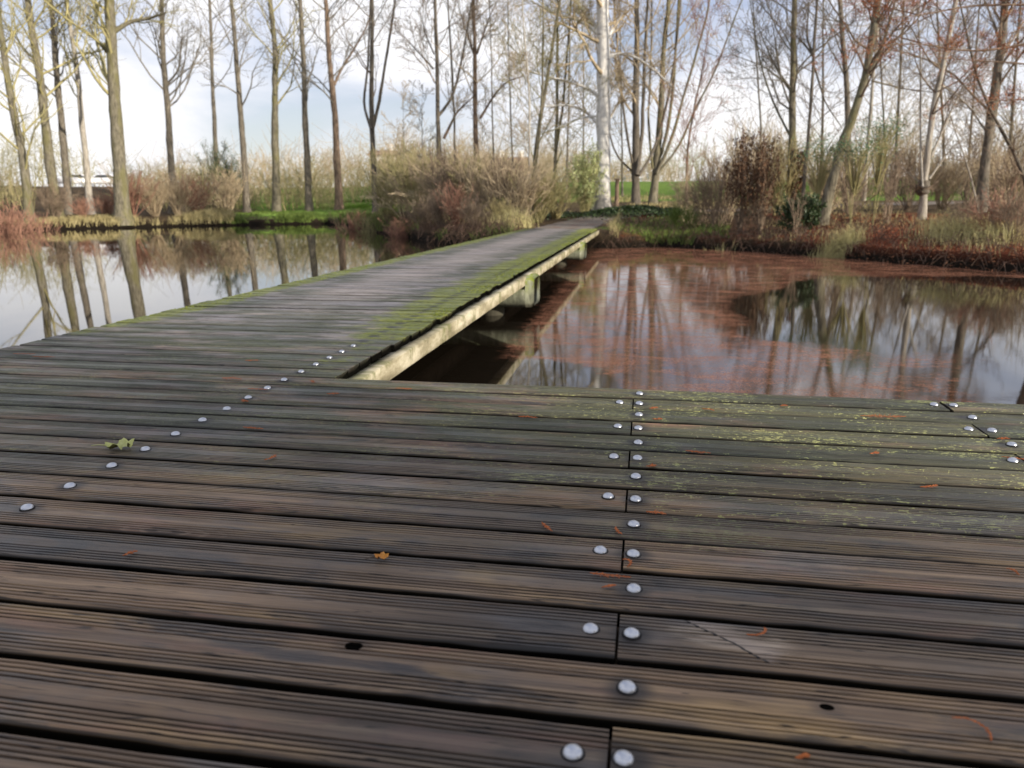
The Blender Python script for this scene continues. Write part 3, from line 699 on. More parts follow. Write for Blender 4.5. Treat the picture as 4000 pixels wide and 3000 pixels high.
tree("poplar_tree", "stoutest poplar of the pond row, brown foot and wide spreading limbs", zz(Z1, (755, 1200), (735, 850), (715, 450), (700, 0)), 38, 56, 20, (B_moss, T_olive), limbs=[(zz(Z1, (730, 170), (820, 110), (950, 90), (1040, 60)), 18), (zz(Z1, (700, 320), (600, 200), (560, 60)), 14)], nb=26, t0=.25, group=ROW, seed=5)
tree("poplar_tree", "straight grey poplar standing alone right of the stoutest one", zz(Z1, (1065, 1150), (1040, 700), (1010, 300), (1005, 0)), 44, 30, 18, (B_grey, T_grey), limbs=[(zz(Z1, (1030, 520), (1120, 420), (1150, 200)), 9)], nb=32, t0=.3, group=ROW, seed=6)
tree("poplar_tree", "thin distant poplar rising above the round green bush", zz(Z1, (1350, 1100), (1345, 800), (1335, 300), (1325, 0)), 60, 20, 22, (B_grey, T_grey), nb=22, t0=.35, group=ROW, seed=7)
tree("poplar_tree", "straight poplar just right of the round green bush", zz(Z1, (1530, 1220), (1510, 700), (1480, 300), (1460, 0)), 47, 26, 20, (B_grey, T_grey), nb=22, t0=.3, blen=.18, group=ROW, seed=8)
tree("poplar_tree", "poplar with a knobbly olive trunk at the start of the bright lawn", zz(Z1, (1715, 1235), (1715, 700), (1725, 300), (1690, 0)), 48, 32, 20, (B_moss, T_olive), nb=28, t0=.3, ang=.55, blen=.2, group=ROW, seed=9)
tree("poplar_tree", "slim grey poplar in the middle of the bright lawn", zz(Z1, (1915, 1235), (1905, 700), (1880, 0)), 48, 27, 20, (B_grey, T_grey), nb=24, t0=.3, ang=.6, group=ROW, seed=10)
tree("poplar_tree", "poplar at the right end of the lawn with one long bough rising right", zz(Z1, (2100, 1235), (2085, 700), (2050, 300), (2035, 0)), 48, 29, 20, (B_brown, T_grey), limbs=[([(1318, 325), (1340, 270), (1400, 180), (1452, 90), (1470, 0)], 10)], nb=28, t0=.3, group=ROW, seed=11)
# left and centre, beyond the brush
tree("alder_tree", "dark forked tree with three stems rising like a fork beside the pale sky gap", zz(Z2, (265, 1150), (262, 900), (250, 780), (255, 500), (262, 0)), 34, 24, 14, (B_dark, T_brown),
     stems=[(zz(Z2, (250, 790), (205, 640), (235, 400), (250, 100)), 11, 13), (zz(Z2, (262, 790), (310, 600), (350, 350), (410, 0)), 13, 13)], nb=16, t0=.35, seed=12)
tree("alder_tree", "dark straight tree with dangling dead leaves on its left boughs", zz(Z2, (665, 1100), (655, 700), (650, 430), (640, 0)), 30, 20, 13, (B_dark, T_brown), limbs=[(zz(Z2, (660, 720), (760, 600), (830, 300), (880, 0)), 12), (zz(Z2, (640, 420), (560, 330), (450, 210)), 7), (zz(Z2, (645, 330), (590, 200), (560, 60)), 6)], nb=20, t0=.35, kids=(5, 5, 3), seed=13)
tree("birch_tree", "thin straight grey tree between the dark tree and the brown tree", zz(Z2, (775, 1150), (768, 700), (745, 200), (735, 0)), 31, 11, 12, (B_grey, T_grey), nb=18, t0=.3, seed=14)
tree("alder_tree", "brown trunked tree with wide low boughs, centre of the mid wood", zz(Z2, (905, 1150), (905, 700), (910, 300), (905, 0)), 31, 22, 14, (B_brown, T_tan), limbs=[(zz(Z2, (925, 730), (1010, 590), (1090, 500), (1200, 470)), 10), (zz(Z2, (700, 850), (780, 690), (890, 590)), 12), (zz(Z2, (905, 380), (830, 150), (790, 0)), 8), (zz(Z2, (910, 330), (980, 120), (1040, 0)), 8)], nb=24, t0=.3, kids=(5, 5, 3), seed=15)
tree("birch_tree", "slim pale sapling with a white foot left of the leaning stems", zz(Z2, (1228, 1180), (1225, 950), (1225, 500), (1190, 0)), 25, 10, 10, (B_pale, T_tan), limbs=[(zz(Z2, (1225, 960), (1195, 900), (1170, 870)), 4)], nb=18, t0=.3, seed=16)
tree("willow_tree", "leaning olive stemmed willow crossing the thin stems left of the white tree", zz(Z2, (1240, 1150), (1265, 850), (1330, 550), (1385, 250), (1430, 0)), 27, 17, 12, (B_moss, T_olive), stems=[(zz(Z2, (1250, 1100), (1300, 750), (1310, 300), (1312, 0)), 11, 11)], nb=26, t0=.15, kids=(5, 5, 3), seed=17)
tree("willow_tree", "olive willow stems directly left of the big white trunk", zz(Z2, (1375, 1180), (1390, 900), (1395, 500), (1400, 0)), 29, 15, 12, (B_moss, T_olive), stems=[(zz(Z2, (1385, 1000), (1440, 650), (1480, 250), (1490, 0)), 11, 12)], nb=26, t0=.15, kids=(5, 5, 3), seed=18)
tree("aspen_tree", "big white barked tree with dark marks standing beyond the end of the bridge", zz(Z2, (1672, 1275), (1680, 1000), (1688, 700), (1695, 400), (1690, 0)), 28, 60, 14, (B_white, T_tan), flare=1.4,
     limbs=[(zz(Z2, (1690, 250), (1620, 130), (1520, 0)), 24), (zz(Z2, (1680, 230), (1560, 130), (1400, 90), (1240, 5)), 17), (zz(Z2, (1715, 240), (1760, 170), (1800, 110)), 20), (zz(Z2, (1720, 355), (1780, 335), (1880, 350), (1990, 430), (2110, 540)), 13),
            (zz(Z2, (1660, 780), (1580, 690), (1480, 650), (1280, 660)), 14), (zz(Z2, (1665, 600), (1560, 530), (1400, 490), (1080, 400)), 13), (zz(Z2, (1720, 610), (1760, 550), (1800, 530)), 11), (zz(Z2, (1710, 760), (1760, 680), (1790, 600)), 12), (zz(Z2, (1670, 720), (1540, 730), (1380, 800), (1240, 900)), 9)],
     nb=16, t0=.35, blen=.25, ang=1.1, up=.02, kids=(5, 5, 3), seed=19, taper=.6)
tree("alder_tree", "many stemmed tree just right of the white trunk, dark lower stems", zz(Z2, (1888, 1170), (1885, 1050), (1890, 700), (1905, 300), (1905, 0)), 34, 34, 15, (B_dark, T_tan),
     stems=[(zz(Z2, (1890, 1090), (1940, 800), (1960, 400), (1985, 0)), 17, 14), (zz(Z2, (1880, 1080), (1820, 850), (1790, 550), (1750, 0)), 11, 14), (zz(Z2, (1900, 1090), (1980, 980), (2040, 800), (2090, 600)), 12, 12), (zz(Z2, (1875, 1080), (1800, 1020), (1740, 930)), 8, 8)], nb=20, t0=.25, flare=1.2, seed=20)
tree("alder_tree", "second clump of upright stems, mossy yellow on one side", zz(Z2, (1990, 1150), (2010, 1000), (2040, 700), (2060, 300), (2100, 0)), 35, 30, 15, (B_moss, T_tan),
     stems=[(zz(Z2, (2000, 1060), (2060, 900), (2110, 600), (2150, 0)), 14, 14), (zz(Z2, (2010, 1080), (2100, 880), (2180, 600), (2290, 250), (2350, 0)), 13, 14), (zz(Z2, (1985, 1050), (1960, 800), (1970, 500)), 10, 13), (zz(Z2, (2015, 1080), (2150, 930), (2240, 700), (2380, 450)), 10, 12)], nb=20, t0=.25, seed=21)
# right wood
tree("birch_tree", "small russet twigged tree at the right side of the stem clumps", zz(Z3, (150, 1150), (150, 900), (200, 650), (240, 500)), 30, 12, 6.5, (B_brown, T_red), nb=26, t0=.15, blen=.35, kids=(5, 5, 3), seed=22)
tree("sweetgum_tree", "grey trunk with dark ivy clad foot beside the dead leaved shrubs", zz(Z3, (800, 1250), (800, 900), (810, 500), (830, 0)), 24, 32, 12, (B_moss, T_grey), limbs=[(zz(Z3, (780, 850), (680, 650), (600, 400), (540, 0)), 9), (zz(Z3, (800, 600), (680, 400), (560, 100)), 8), (zz(Z3, (800, 560), (620, 420), (400, 340)), 6)], nb=32, t0=.25, kids=(5, 5, 3), seed=23)
tree("alder_tree", "slim black forked tree with a dark elbow bough beside the ivy footed trunk", zz(Z3, (860, 1200), (890, 900), (925, 500), (930, 360), (960, 0)), 23, 15, 12, (B_dark, T_brown), limbs=[(zz(Z3, (930, 365), (870, 280), (810, 225)), 9), (zz(Z3, (925, 340), (890, 250), (910, 0)), 10), (zz(Z3, (940, 440), (1000, 650), (1100, 800)), 8)], nb=28, t0=.25, seed=24)
tree("alder_tree", "upright trunk rising behind the leaning one, grey and half hidden", zz(Z3, (1135, 1230), (1145, 900), (1125, 500), (1090, 0)), 27, 25, 13, (B_grey, T_grey), nb=28, t0=.3, seed=25)
tree("willow_tree", "broad dark trunk leaning right from the ivy bush, forking high up", zz(Z3, (985, 1260), (1080, 1000), (1180, 750), (1265, 500), (1300, 300), (1340, 0)), 20, 40, 11, (B_moss, T_brown), limbs=[(zz(Z3, (1275, 480), (1360, 300), (1450, 0)), 20), (zz(Z3, (1290, 520), (1480, 570), (1700, 600)), 7), (zz(Z3, (950, 1130), (1050, 1050), (1140, 930)), 10)], nb=34, t0=.3, kids=(5, 5, 3), seed=26)
tree("birch_tree", "thin pale stem seen behind the leaning trunk's right side", zz(Z3, (1235, 1220), (1260, 900), (1290, 600), (1330, 200), (1340, 0)), 32, 15, 12, (B_pale, T_tan), nb=16, t0=.3, seed=27)
tree("sweetgum_tree", "tree with a swollen burl near the ground on the needle covered bank", zz(Z3, (1600, 1330), (1605, 1100), (1640, 800), (1700, 530), (1760, 250), (1810, 0)), 20, 26, 11, (B_pale, T_brown),
     stems=[(zz(Z3, (1600, 1180), (1585, 900), (1600, 500), (1580, 0)), 8, 9)], limbs=[(zz(Z3, (1640, 1130), (1760, 960), (1900, 850)), 8), (zz(Z3, (1700, 540), (1800, 600), (1990, 780)), 8), (zz(Z3, (1650, 1000), (1760, 750), (1850, 560), (2000, 380)), 10), (zz(Z3, (1600, 1170), (1500, 1080), (1420, 1020)), 6)], nb=34, t0=.25, kids=(5, 5, 3), seed=28)
tree("sweetgum_tree", "thick trunk bending slightly right near the right edge of the wood", zz(Z3, (1965, 1260), (2000, 900), (2060, 550), (2105, 250), (2120, 0)), 22, 40, 12, (B_grey, T_brown), limbs=[(zz(Z3, (2090, 300), (2020, 100), (1980, 0)), 10), (zz(Z3, (2000, 850), (1900, 700), (1760, 560)), 7)], nb=34, t0=.25, seed=29)
tree("birch_tree", "very thin stem leaning left across the pale reeds by the bent trunk", zz(Z3, (1970, 1280), (1900, 1050), (1830, 880), (1760, 700)), 21, 7, 5, (B_pale, T_tan), nb=10, t0=.3, seed=30)
tree("alder_tree", "leaning stem at the far right edge crossing toward the water", zz(Z3, (2330, 1300), (2212, 1020), (2060, 780), (1960, 600)), 18, 16, 6, (B_dark, T_brown), nb=28, t0=.2, seed=31)
for k, (x0, xt, D, w, lab) in enumerate([(620, 560, 36, 9, "thin bare tree behind the dead leaved shrubs, left of the ivy footed trunk"), (1430, 1490, 34, 13, "slim tree in the back of the right wood above the green leaved bush"), (1750, 1700, 36, 12, "slim grey tree behind the burl tree"),
                                          (1880, 1960, 33, 10, "faint thin tree between the burl tree and the bent trunk"), (2120, 2220, 35, 13, "dim trunk behind the bent trunk at the right edge"), (1380, 1330, 38, 9, "farthest thin stem beyond the ivy bush"), (980, 1010, 38, 12, "pale far trunk seen past the black forked tree")]):
    tree("alder_tree", lab, zz(Z3, (x0, 1180), ((x0+xt)/2, 600), (xt, 0)), D, w, 13, (B_grey, T_tan if k % 2 else T_brown), nb=34, t0=.15, kids=(5, 4, 3), seed=40+k, group="thin trees at the back of the right wood")
for k, (x0, xt, D, w, lab) in enumerate([(1010, 990, 40, 8, "hair thin tree behind the brown trunked tree"), (1130, 1110, 38, 8, "thin tree behind the slim pale sapling"), (1450, 1475, 40, 10, "thin straight tree left of the white trunk, far back"), (1560, 1560, 42, 8, "far thin tree between willow stems and white trunk"),
                                          (1800, 1790, 44, 8, "far thin stem between the white trunk and first stem clump"), (440, 445, 40, 4, "feathery little tree in the pale sky gap"), (560, 590, 42, 4, "second feathery little tree, left of the dark straight tree")]):
    tree("birch_tree", lab, zz(Z2, (x0, 1150), ((x0+xt)/2, 600), (xt, 0 if w > 5 else 500)), D, w, 13 if w > 5 else 5.5, (B_grey, T_tan if k % 2 else T_grey), nb=24, t0=.15, kids=(5, 4, 3), seed=60+k, group="thin trees at the back of the middle wood")
# rusty needled conifer reaching in from the right
def limbpx(*p): return zz(Z3, *p)
tree("larch_tree", "conifer with rust orange needles reaching in from beyond the right edge", zz(Z3, (2560, 1350), (2540, 600), (2520, 0)), 15.5, 60, 9, (B_brown, T_brown),
     limbs=[(limbpx((2540, 240), (2212, 310), (2000, 345), (1780, 335), (1600, 290), (1380, 300)), 11), (limbpx((2520, 60), (2200, 60), (1900, 60), (1600, 120), (1420, 130)), 10), (limbpx((2540, 480), (2212, 420), (1900, 400), (1700, 380)), 8),
            (limbpx((2500, -80), (2200, -60), (1900, -20), (1700, 10), (1480, 30)), 10), (limbpx((2540, 700), (2300, 640), (2050, 650), (1850, 660)), 7), (limbpx((1600, 290), (1380, 230), (1250, 260), (1120, 280)), 5), (limbpx((1600, 120), (1350, 60), (1150, 80)), 5)],
     nb=10, t0=.5, blen=.3, ang=1.3, up=.0, kids=(4, 4, 3), seed=80, leafmat=L_rust)

def ivy_on(root_name, O, h0, h1, rad, mat, name="ivy", n=500, size=.05, parent=None):
    r = np.random.RandomState(int(h1*100)); a = r.rand(n)*2*pi; h = r.uniform(h0, h1, n); rr = rad*(1+.5*r.rand(n))
    C = np.stack([np.cos(a)*rr, np.sin(a)*rr, h], 1)+r.randn(n, 3)*.02
    U = r.randn(n, 3); U /= np.linalg.norm(U, axis=1)[:, None]; W = np.cross(U, r.randn(n, 3)); W /= np.linalg.norm(W, axis=1)[:, None]
    b = MB(); b.quads(C, U*size*.6, W*size*.5); return b.build(name, mat, parent)
for o in bpy.data.objects:
    if o.type == 'EMPTY' and o.get("label", "").startswith("grey trunk with dark ivy"):
        ivy_on("", None, 0, 2.0, .17, L_brown, n=1600, size=.07, parent=o)
for o in list(bpy.data.objects):
    if o.type == 'EMPTY' and "swollen burl" in o.get("label", ""):
        b = MB(); q = at(*Z3(1600, 1185), 20)-np.array(o.location); t = np.linspace(-1, 1, 9)
        b.tube([q+np.array((0, 0, u*.20)) for u in t], [.09+.08*sqrt(max(0, 1-u*u))+.02*sin(u*9) for u in t], 12); b.build("burl", B_dark, o)
        b = MB(); r = np.random.RandomState(2)
        for k in range(40):
            a = r.rand()*6.28; p0 = q+np.array((cos(a)*.15, sin(a)*.15, .02*r.randn())); d = np.array((cos(a+1.5), sin(a+1.5), .3*r.randn()))
            b.tube([p0, p0+d*.15, p0+d*.3+np.array((0, 0, .08))], [.012, .008, .004], 4)
        b.build("burl_twigs", T_brown, o)

# ------------------------------------------------------------------ shrubs
def shrub_mesh(rs, n=26, spread=.55, kids=(4, 3, 2), leaves=0, lsize=.03, minr=.004, lev=2, upright=.12):
    r = np.random.RandomState(rs); tb = MB(); lv = []
    for k in range(n):
        a = r.rand()*2*pi; s = spread*r.rand(); d = unit(np.array((cos(a)*s, sin(a)*s, 1)))
        grow(tb, r, np.array((cos(a)*.08*r.rand(), sin(a)*.08*r.rand(), -.03)), d, .75+.35*r.rand(), .011, lev, upright, minr, 4, .55, kids, lv)
    lb = None
    if leaves:
        P = np.concatenate([p_[1:] for p_ in lv]); P = P[P[:, 2] > .25*0]; C = np.repeat(P, leaves, 0)+r.randn(len(P)*leaves, 3)*.035; m_ = len(C)
        U = r.randn(m_, 3); U /= np.linalg.norm(U, axis=1)[:, None]; W = np.cross(U, r.randn(m_, 3)); W /= np.linalg.norm(W, axis=1)[:, None]
        lb = MB(); lb.quads(C, U*lsize, W*lsize*.5)
    return tb, lb
cache = {}
def shrub(name, label, px_, D, h, wide, kind, mat, lmat=None, group=None, cat="shrub", yb=None):
    x, y, _ = at(px_, 800, D); z = gz(x, y)
    root = thing(name, label, cat, (x, y, z), group)
    key = (kind, mat.name, lmat.name if lmat else "")
    if key not in cache:
        kw = dict(bare=dict(n=26, spread=.95, upright=.05, kids=(5, 4, 2)), fan=dict(n=22, spread=.35, upright=.05), dense=dict(n=40, spread=.8), round=dict(n=40, spread=1.0, leaves=9, lsize=.016, upright=.02), leafy=dict(n=26, leaves=3, lsize=.035), bush=dict(n=34, spread=1.1, leaves=6, lsize=.05, upright=.02), weep=dict(n=30, spread=.5, leaves=3, lsize=.03, upright=-.02),
                  wisp=dict(n=12, spread=.25, kids=(3, 2, 2)))[kind]
        cache[key] = shrub_mesh(len(cache)*7+3, **kw)
        tb, lb = cache[key]; cache[key] = [tb, lb, None, None]
    tb, lb, d1, d2 = cache[key]
    if d1 is None:
        o = tb.build("stems", mat, root); cache[key][2] = o.data
        if lb: o2 = lb.build("foliage", lmat, root); cache[key][3] = o2.data
    else:
        o = bpy.data.objects.new("stems", d1); col.objects.link(o); o.parent = root
        if d2: o2 = bpy.data.objects.new("foliage", d2); col.objects.link(o2); o2.parent = root
    root.scale = (h*wide, h*wide, h); root.rotation_euler = (0, 0, (px_*7.3) % 6.28)
    return root
BR = "bare shrubs on the promontory left of the bridge"
tall = ["tall", "low", "broad", "slim", "ragged", "dense"]
# promontory left of the bridge: brush
spec = [(1395, 33, 2.3, .8, 'dense', T_red, "russet shrub at the tip of the promontory nearest the lawn"), (1450, 31, 2.5, .8, 'bare', T_olive, "olive shrub at the foot of the fork shaped tree"), (1520, 30, 3.0, .7, 'dense', T_olive, "broad olive shrub behind the flat topped stand"),
        (1590, 29, 2.7, .8, 'bare', T_tan, "tan shrub right of the flat topped stand"), (1650, 28, 3.0, .75, 'dense', T_olive, "tall olive shrub below the sky gap's right side"), (1720, 27, 2.7, .8, 'bare', T_tan, "tan shrub in front of the dark straight tree"),
        (1780, 26, 2.6, .8, 'dense', T_brown, "brown shrub in front of the thin straight grey tree"), (1840, 26, 2.6, .8, 'bare', T_olive, "olive shrub between grey and brown trunks"), (1905, 25, 2.5, .8, 'dense', T_tan, "tan shrub in front of the brown trunked tree"),
        (1975, 24.5, 2.4, .8, 'bare', T_brown, "brown shrub right of the brown trunked tree"), (2040, 24, 2.2, .9, 'dense', T_tan, "pale tan shrub left of the slim sapling"), (2110, 24.5, 2.0, .9, 'bare', T_olive, "olive shrub at the foot of the leaning willow"), (2180, 26, 1.7, 1., 'dense', G_dry, "straw coloured shrub left of the pale leaved bush")]
for (x, D, h, w, k, m_, lab) in spec: shrub("bare_shrub", lab, x, D, h*.76, w*1.15, k, m_, group=BR)
spec = [(1330, 37, 1.1, 1.2, T_red, "low russet shrub at the water, tip of the promontory"), (1420, 30.5, 1.0, 1.3, T_red, "low reddish shrub overhanging the open pond below the olive shrub"), (1500, 28, .9, 1.3, T_brown, "low brown shrub on the pond edge below the stand"), (1580, 26, .95, 1.2, T_red, "low red brown shrub on the pond edge, middle of the promontory"),
        (1660, 24.5, .85, 1.3, T_brown, "low dark shrub over the promontory's waterline"), (1730, 23.3, 1.0, 1.1, T_brown, "dark brown low shrub near the inner bend of the shore"), (1785, 22.8, 1.15, .8, T_red, "rusty upright low shrub near the bridge"), (1860, 22.2, .8, 1.2, T_brown, "low dark shrub nearest the bridge's far left side"), (1960, 22.5, .7, 1.2, G_dry, "low straw coloured shrub beside the bridge's far end")]
for (x, D, h, w, m_, lab) in spec: shrub("low_shrub", lab, x, D, h, w, 'dense', m_, group="low shrubs along the promontory's waterline")
for (x, D, h, w, m_, lab) in [(30, 31, 2.2, 1, T_red, "reddish shrub at the left edge of the pond bank"), (110, 33, 1.8, 1.1, T_red, "russet shrub below the leaning poplar"), (215, 37, 1.5, 1, T_brown, "brown shrub at the thick mossy poplar's foot"), (330, 38, .9, 1.2, T_red, "russet shrub under the slender pale poplar"), (420, 39, 1.0, 1.1, T_red, "red brown shrub at the stoutest poplar's left foot"),
                             (520, 40, 2.0, 1.1, T_red, "red brown shrub at the stoutest poplar's right foot"), (610, 41, 1.8, 1.1, T_tan, "tan shrub left of the lone straight poplar"), (700, 42, 2.0, 1, T_tan, "tan shrub right of the lone straight poplar"), (780, 43, 1.9, 1.1, T_red, "russet shrub left of the round green bush"), (900, 46, 2.2, 1., T_tan, "tan shrub right of the round green bush")]:
    shrub("bank_shrub", lab, x, D, h, w, 'dense', m_, group="shrubs under the poplar row")
shrub("evergreen_bush", "round green bush among the distant poplars across the pond", 885, 52, 3.2, .6, 'round', T_brown, L_dark, cat="bush")
shrub("willow_bush", "bush with pale green drooping leaves left of the white trunk", 2290, 27, 2.0, .55, 'weep', T_olive, L_pale, cat="bush")
shrub("willow_bush", "small pale green leafy bush left of the white trunk's foot", 2300, 27.4, .8, .7, 'weep', T_olive, L_pale, cat="bush")
# right bank
shrub("dead_leaf_shrub", "dark shrub full of dead brown leaves, left one of the pair", 2905, 19.3, 1.75, .42, 'leafy', T_brown, L_brown)
shrub("dead_leaf_shrub", "dark shrub full of dead brown leaves, right one of the pair", 2985, 19.0, 1.65, .42, 'leafy', T_brown, L_brown)
shrub("ivy_bush", "rounded blackish ivy bush between the ivy footed and the leaning trunk", 3150, 17.8, .75, .75, 'bush', T_brown, L_ivy, cat="bush")
for (x, y_, D, s, lab) in [(3200, 605, 18.5, .55, "spray of evergreen leaves left of the leaning trunk"), (3340, 590, 18.2, .55, "evergreen leaves hanging right of the leaning trunk, lower cluster"), (3425, 515, 18.6, .5, "highest cluster of evergreen leaves right of the leaning trunk")]:
    o = shrub("holly_sapling", lab, x, D, 1.0, 1, 'wisp', T_olive, L_green, cat="sapling", group="evergreen saplings around the leaning trunk")
    [bpy.data.objects.remove(q) for q in list(o.children)]
    hz = at(x, y_, D)[2]-o.location.z; r = np.random.RandomState(x); n = 650
    C = np.array((0, 0, hz))+r.randn(n, 3)*np.array((s*.62, s*.5, s*.28)); U = r.randn(n, 3); U[:, 2] *= .6; U /= np.linalg.norm(U, axis=1)[:, None]; W = np.cross(U, r.randn(n, 3)); W /= np.linalg.norm(W, axis=1)[:, None]
    b = MB(); b.quads(C, U*.032, W*.012); b.build("foliage", L_green, o); o.rotation_euler = (0, 0, 0)
    b = MB()
    for k in range(60): b.tube([np.array((0, 0, hz*.4)) if k > 3 else np.zeros(3), C[k]*np.array((.5, .5, .85)), C[k]], [.008, .006, .004], 4)
    b.build("stem", T_olive, o); o.scale = (1, 1, 1)
RB = "bare shrubs on the right bank"
for (x, D, h, w, k, m_, lab) in [(2700, 22, 1.5, .6, 'bare', T_tan, "tall tan shrub at the pond's inner corner"), (2760, 21, 1.3, .6, 'bare', T_brown, "dense brown shrub left of the dead leaved pair"), (2810, 20.5, 1.7, .6, 'bare', T_brown, "spiky brown shrub beside the left dead leaved shrub"), (2850, 22, 2.2, .6, 'bare', T_tan, "tall tan shrub just behind the left dead leaved shrub"),
                                   (2950, 25, 2.4, .7, 'dense', T_tan, "broad tan shrub behind the dead leaved pair"), (3045, 24, 2.0, .7, 'bare', G_dry, "straw coloured shrub left of the ivy footed trunk"), (3230, 24, 1.7, .8, 'dense', T_tan, "tan shrub behind the ivy bush"), (3330, 22, 1.5, .8, 'bare', T_brown, "brown shrub right of the leaning trunk's foot"), (3125, 17.4, .9, .5, 'wisp', T_brown, "fan of thin stems in front of the ivy bush"),
                                   (3480, 19.5, 1.5, .7, 'wisp', T_brown, "crooked little bare shrub left of the burl tree"), (3560, 24, 1.7, .8, 'bare', T_brown, "brown shrub behind the burl tree"), (3690, 24, 1.5, .9, 'dense', T_tan, "tan shrub between the burl tree and the bent trunk"), (3790, 26, 2.1, .8, 'bare', T_brown, "tall brown shrub left of the bent trunk"), (3900, 23, 1.5, .9, 'dense', T_tan, "tan shrub right of the bent trunk"),
                                   (3980, 20, 1.5, .9, 'bare', T_brown, "brown shrub at the right frame edge"), (3800, 14.9, .75, .9, 'bare', T_brown, "dead weeds tangled brown above the right waterline"), (3900, 14.3, .8, .9, 'bare', T_red, "rusty dead weeds above the waterline near the right edge"), (3990, 13.8, .8, .9, 'bare', T_brown, "dark dead weeds cut by the right edge above the water"), (2640, 21.5, .6, .9, 'dense', G_green, "low green bramble between the path and the pond's inner corner"), (2705, 20.6, .55, .9, 'dense', G_green, "second low green bramble right of the inner corner")]:
    shrub("bare_shrub", lab, x, D, h, w, k, m_, group=RB)
# small brush mound beyond the bridge
r = np.random.RandomState(8); b = MB(); cx, cy, _ = at(2500, 800, 26.5)
C = []
for k in range(5200):
    u = r.randn(2)*np.array((1.5, .5)); h = .32*math.exp(-u[0]**2/3.5-u[1]**2/.9)*r.rand()**.5+.02; C.append((cx+u[0], cy+u[1], gz(cx+u[0], cy+u[1])+h))
C = np.array(C); n = len(C); U = r.randn(n, 3); U /= np.linalg.norm(U, axis=1)[:, None]; W = np.cross(U, r.randn(n, 3)); W /= np.linalg.norm(W, axis=1)[:, None]
b.quads(C, U*.05, W*.03); tag(b.build("ivy_mound", L_ivy), "low dark ivy mound beyond the end of the path", "ivy mound")

# ------------------------------------------------------------------ ground cover that nobody could count
def sample(n, a0, a1, d0, d1, seed, pw=1.0):
    r = np.random.RandomState(seed); ph = np.radians(r.uniform(a0, a1, n)); d = d0+(d1-d0)*r.rand(n)**pw; rr = shore_r(ph)+d
    X, Y = rr*np.sin(ph), rr*np.cos(ph); keep = ~((np.abs(X+2.2) < 1.25) & (Y < 28)); X, Y = X[keep], Y[keep]
    return np.stack([X, Y, ground(X, Y)-.01], 1)
def grass(name, P, h0, h1, w, lean, mat, seed, clump=None):
    r = np.random.RandomState(seed); n = len(P); H_ = r.uniform(h0, h1, n)
    if clump is not None: k = vnoise(P[:, 0]*clump, P[:, 1]*clump, seed) > -.05; P = P[k]; H_ = H_[k]; n = len(P)
    D_ = np.maximum(10, np.hypot(P[:, 0], P[:, 1])); b = MB(); b.blades(P, H_, w*D_/15, lean+.35*r.rand(n), seed); return tag(b.build(name, mat), kind="stuff")
grass("dry_grass", sample(9000, -16, -2, .25, 9, 1, 1.3), .15, .5, .008, .35, G_dry, 1, .9)
grass("bank_grass", sample(13000, -30, 6, .1, 5, 2, 1.6), .08, .28, .009, .4, G_green, 2, 1.3)
grass("pond_edge_grass", sample(5000, -31, -18, .1, 2.0, 3, 1.4), .15, .55, .010, .4, G_green, 3, .5)
grass("rough_bank_grass", sample(5000, -46, -30, .1, 3.0, 33, 1.2), .15, .6, .010, .4, G_dry, 33, .5)
grass("lawn_grass", sample(16000, -30, -17, .3, 22, 4), .05, .12, .012, .4, G_lawn, 4)
grass("slope_grass", sample(5500, 8, 36, .25, 9, 7, 1.0), .12, .4, .008, .35, G_dry, 7, 1.1)
grass("meadow_grass", sample(12000, -6, 36, 11, 26, 6), .12, .5, .012, .3, G_dry, 6, .6)
# bright clumps of straw grass on the right bank
def clump(px_, py_, D, h, w, n, mat, seed, name, label):
    x, y, _ = at(px_, py_, D); r = np.random.RandomState(seed); P = np.stack([r.randn(n)*w, r.randn(n)*w*.6, np.zeros(n)], 1); z = ground(x+P[:, 0], y+P[:, 1]); z0 = gz(x, y); P[:, 2] = z-z0
    b = MB(); b.blades(P, r.uniform(.4, 1, n)*h, np.full(n, .009), .15+.4*r.rand(n), seed); o = b.build(name, mat); o.location = (x, y, z0)
    tag(o, label, "grass clump", "straw grass clumps on the right bank")
M_straw = simple("straw_mat", (.30, .26, .10), (.68, .62, .32), 9)
for (x, y_, D, h, w, n, lab) in [(3290, 930, 15.9, .5, .22, 600, "yellow straw grass clump left of the red needle slope"), (3230, 940, 15.9, .5, .22, 600, "smaller straw grass clump at the left of the yellow one"), (3720, 900, 15.3, .65, .3, 800, "tall straw grass clump right of the red needle slope"), (3800, 940, 14.6, .6, .28, 700, "straw grass clump among the dead weeds on the right"), (3900, 970, 14.0, .5, .28, 600, "low straw grass clump close above the right waterline"),
                                 (2010, 880, 21.6, .7, .3, 500, "straw grass clump beside the far left end of the bridge"), (2780, 930, 18.3, .4, .18, 700, "thin straw grass clump below the spiky brown shrub")]:
    clump(x, y_, D, h, w, n, M_straw, int(x), "grass_clump", lab)
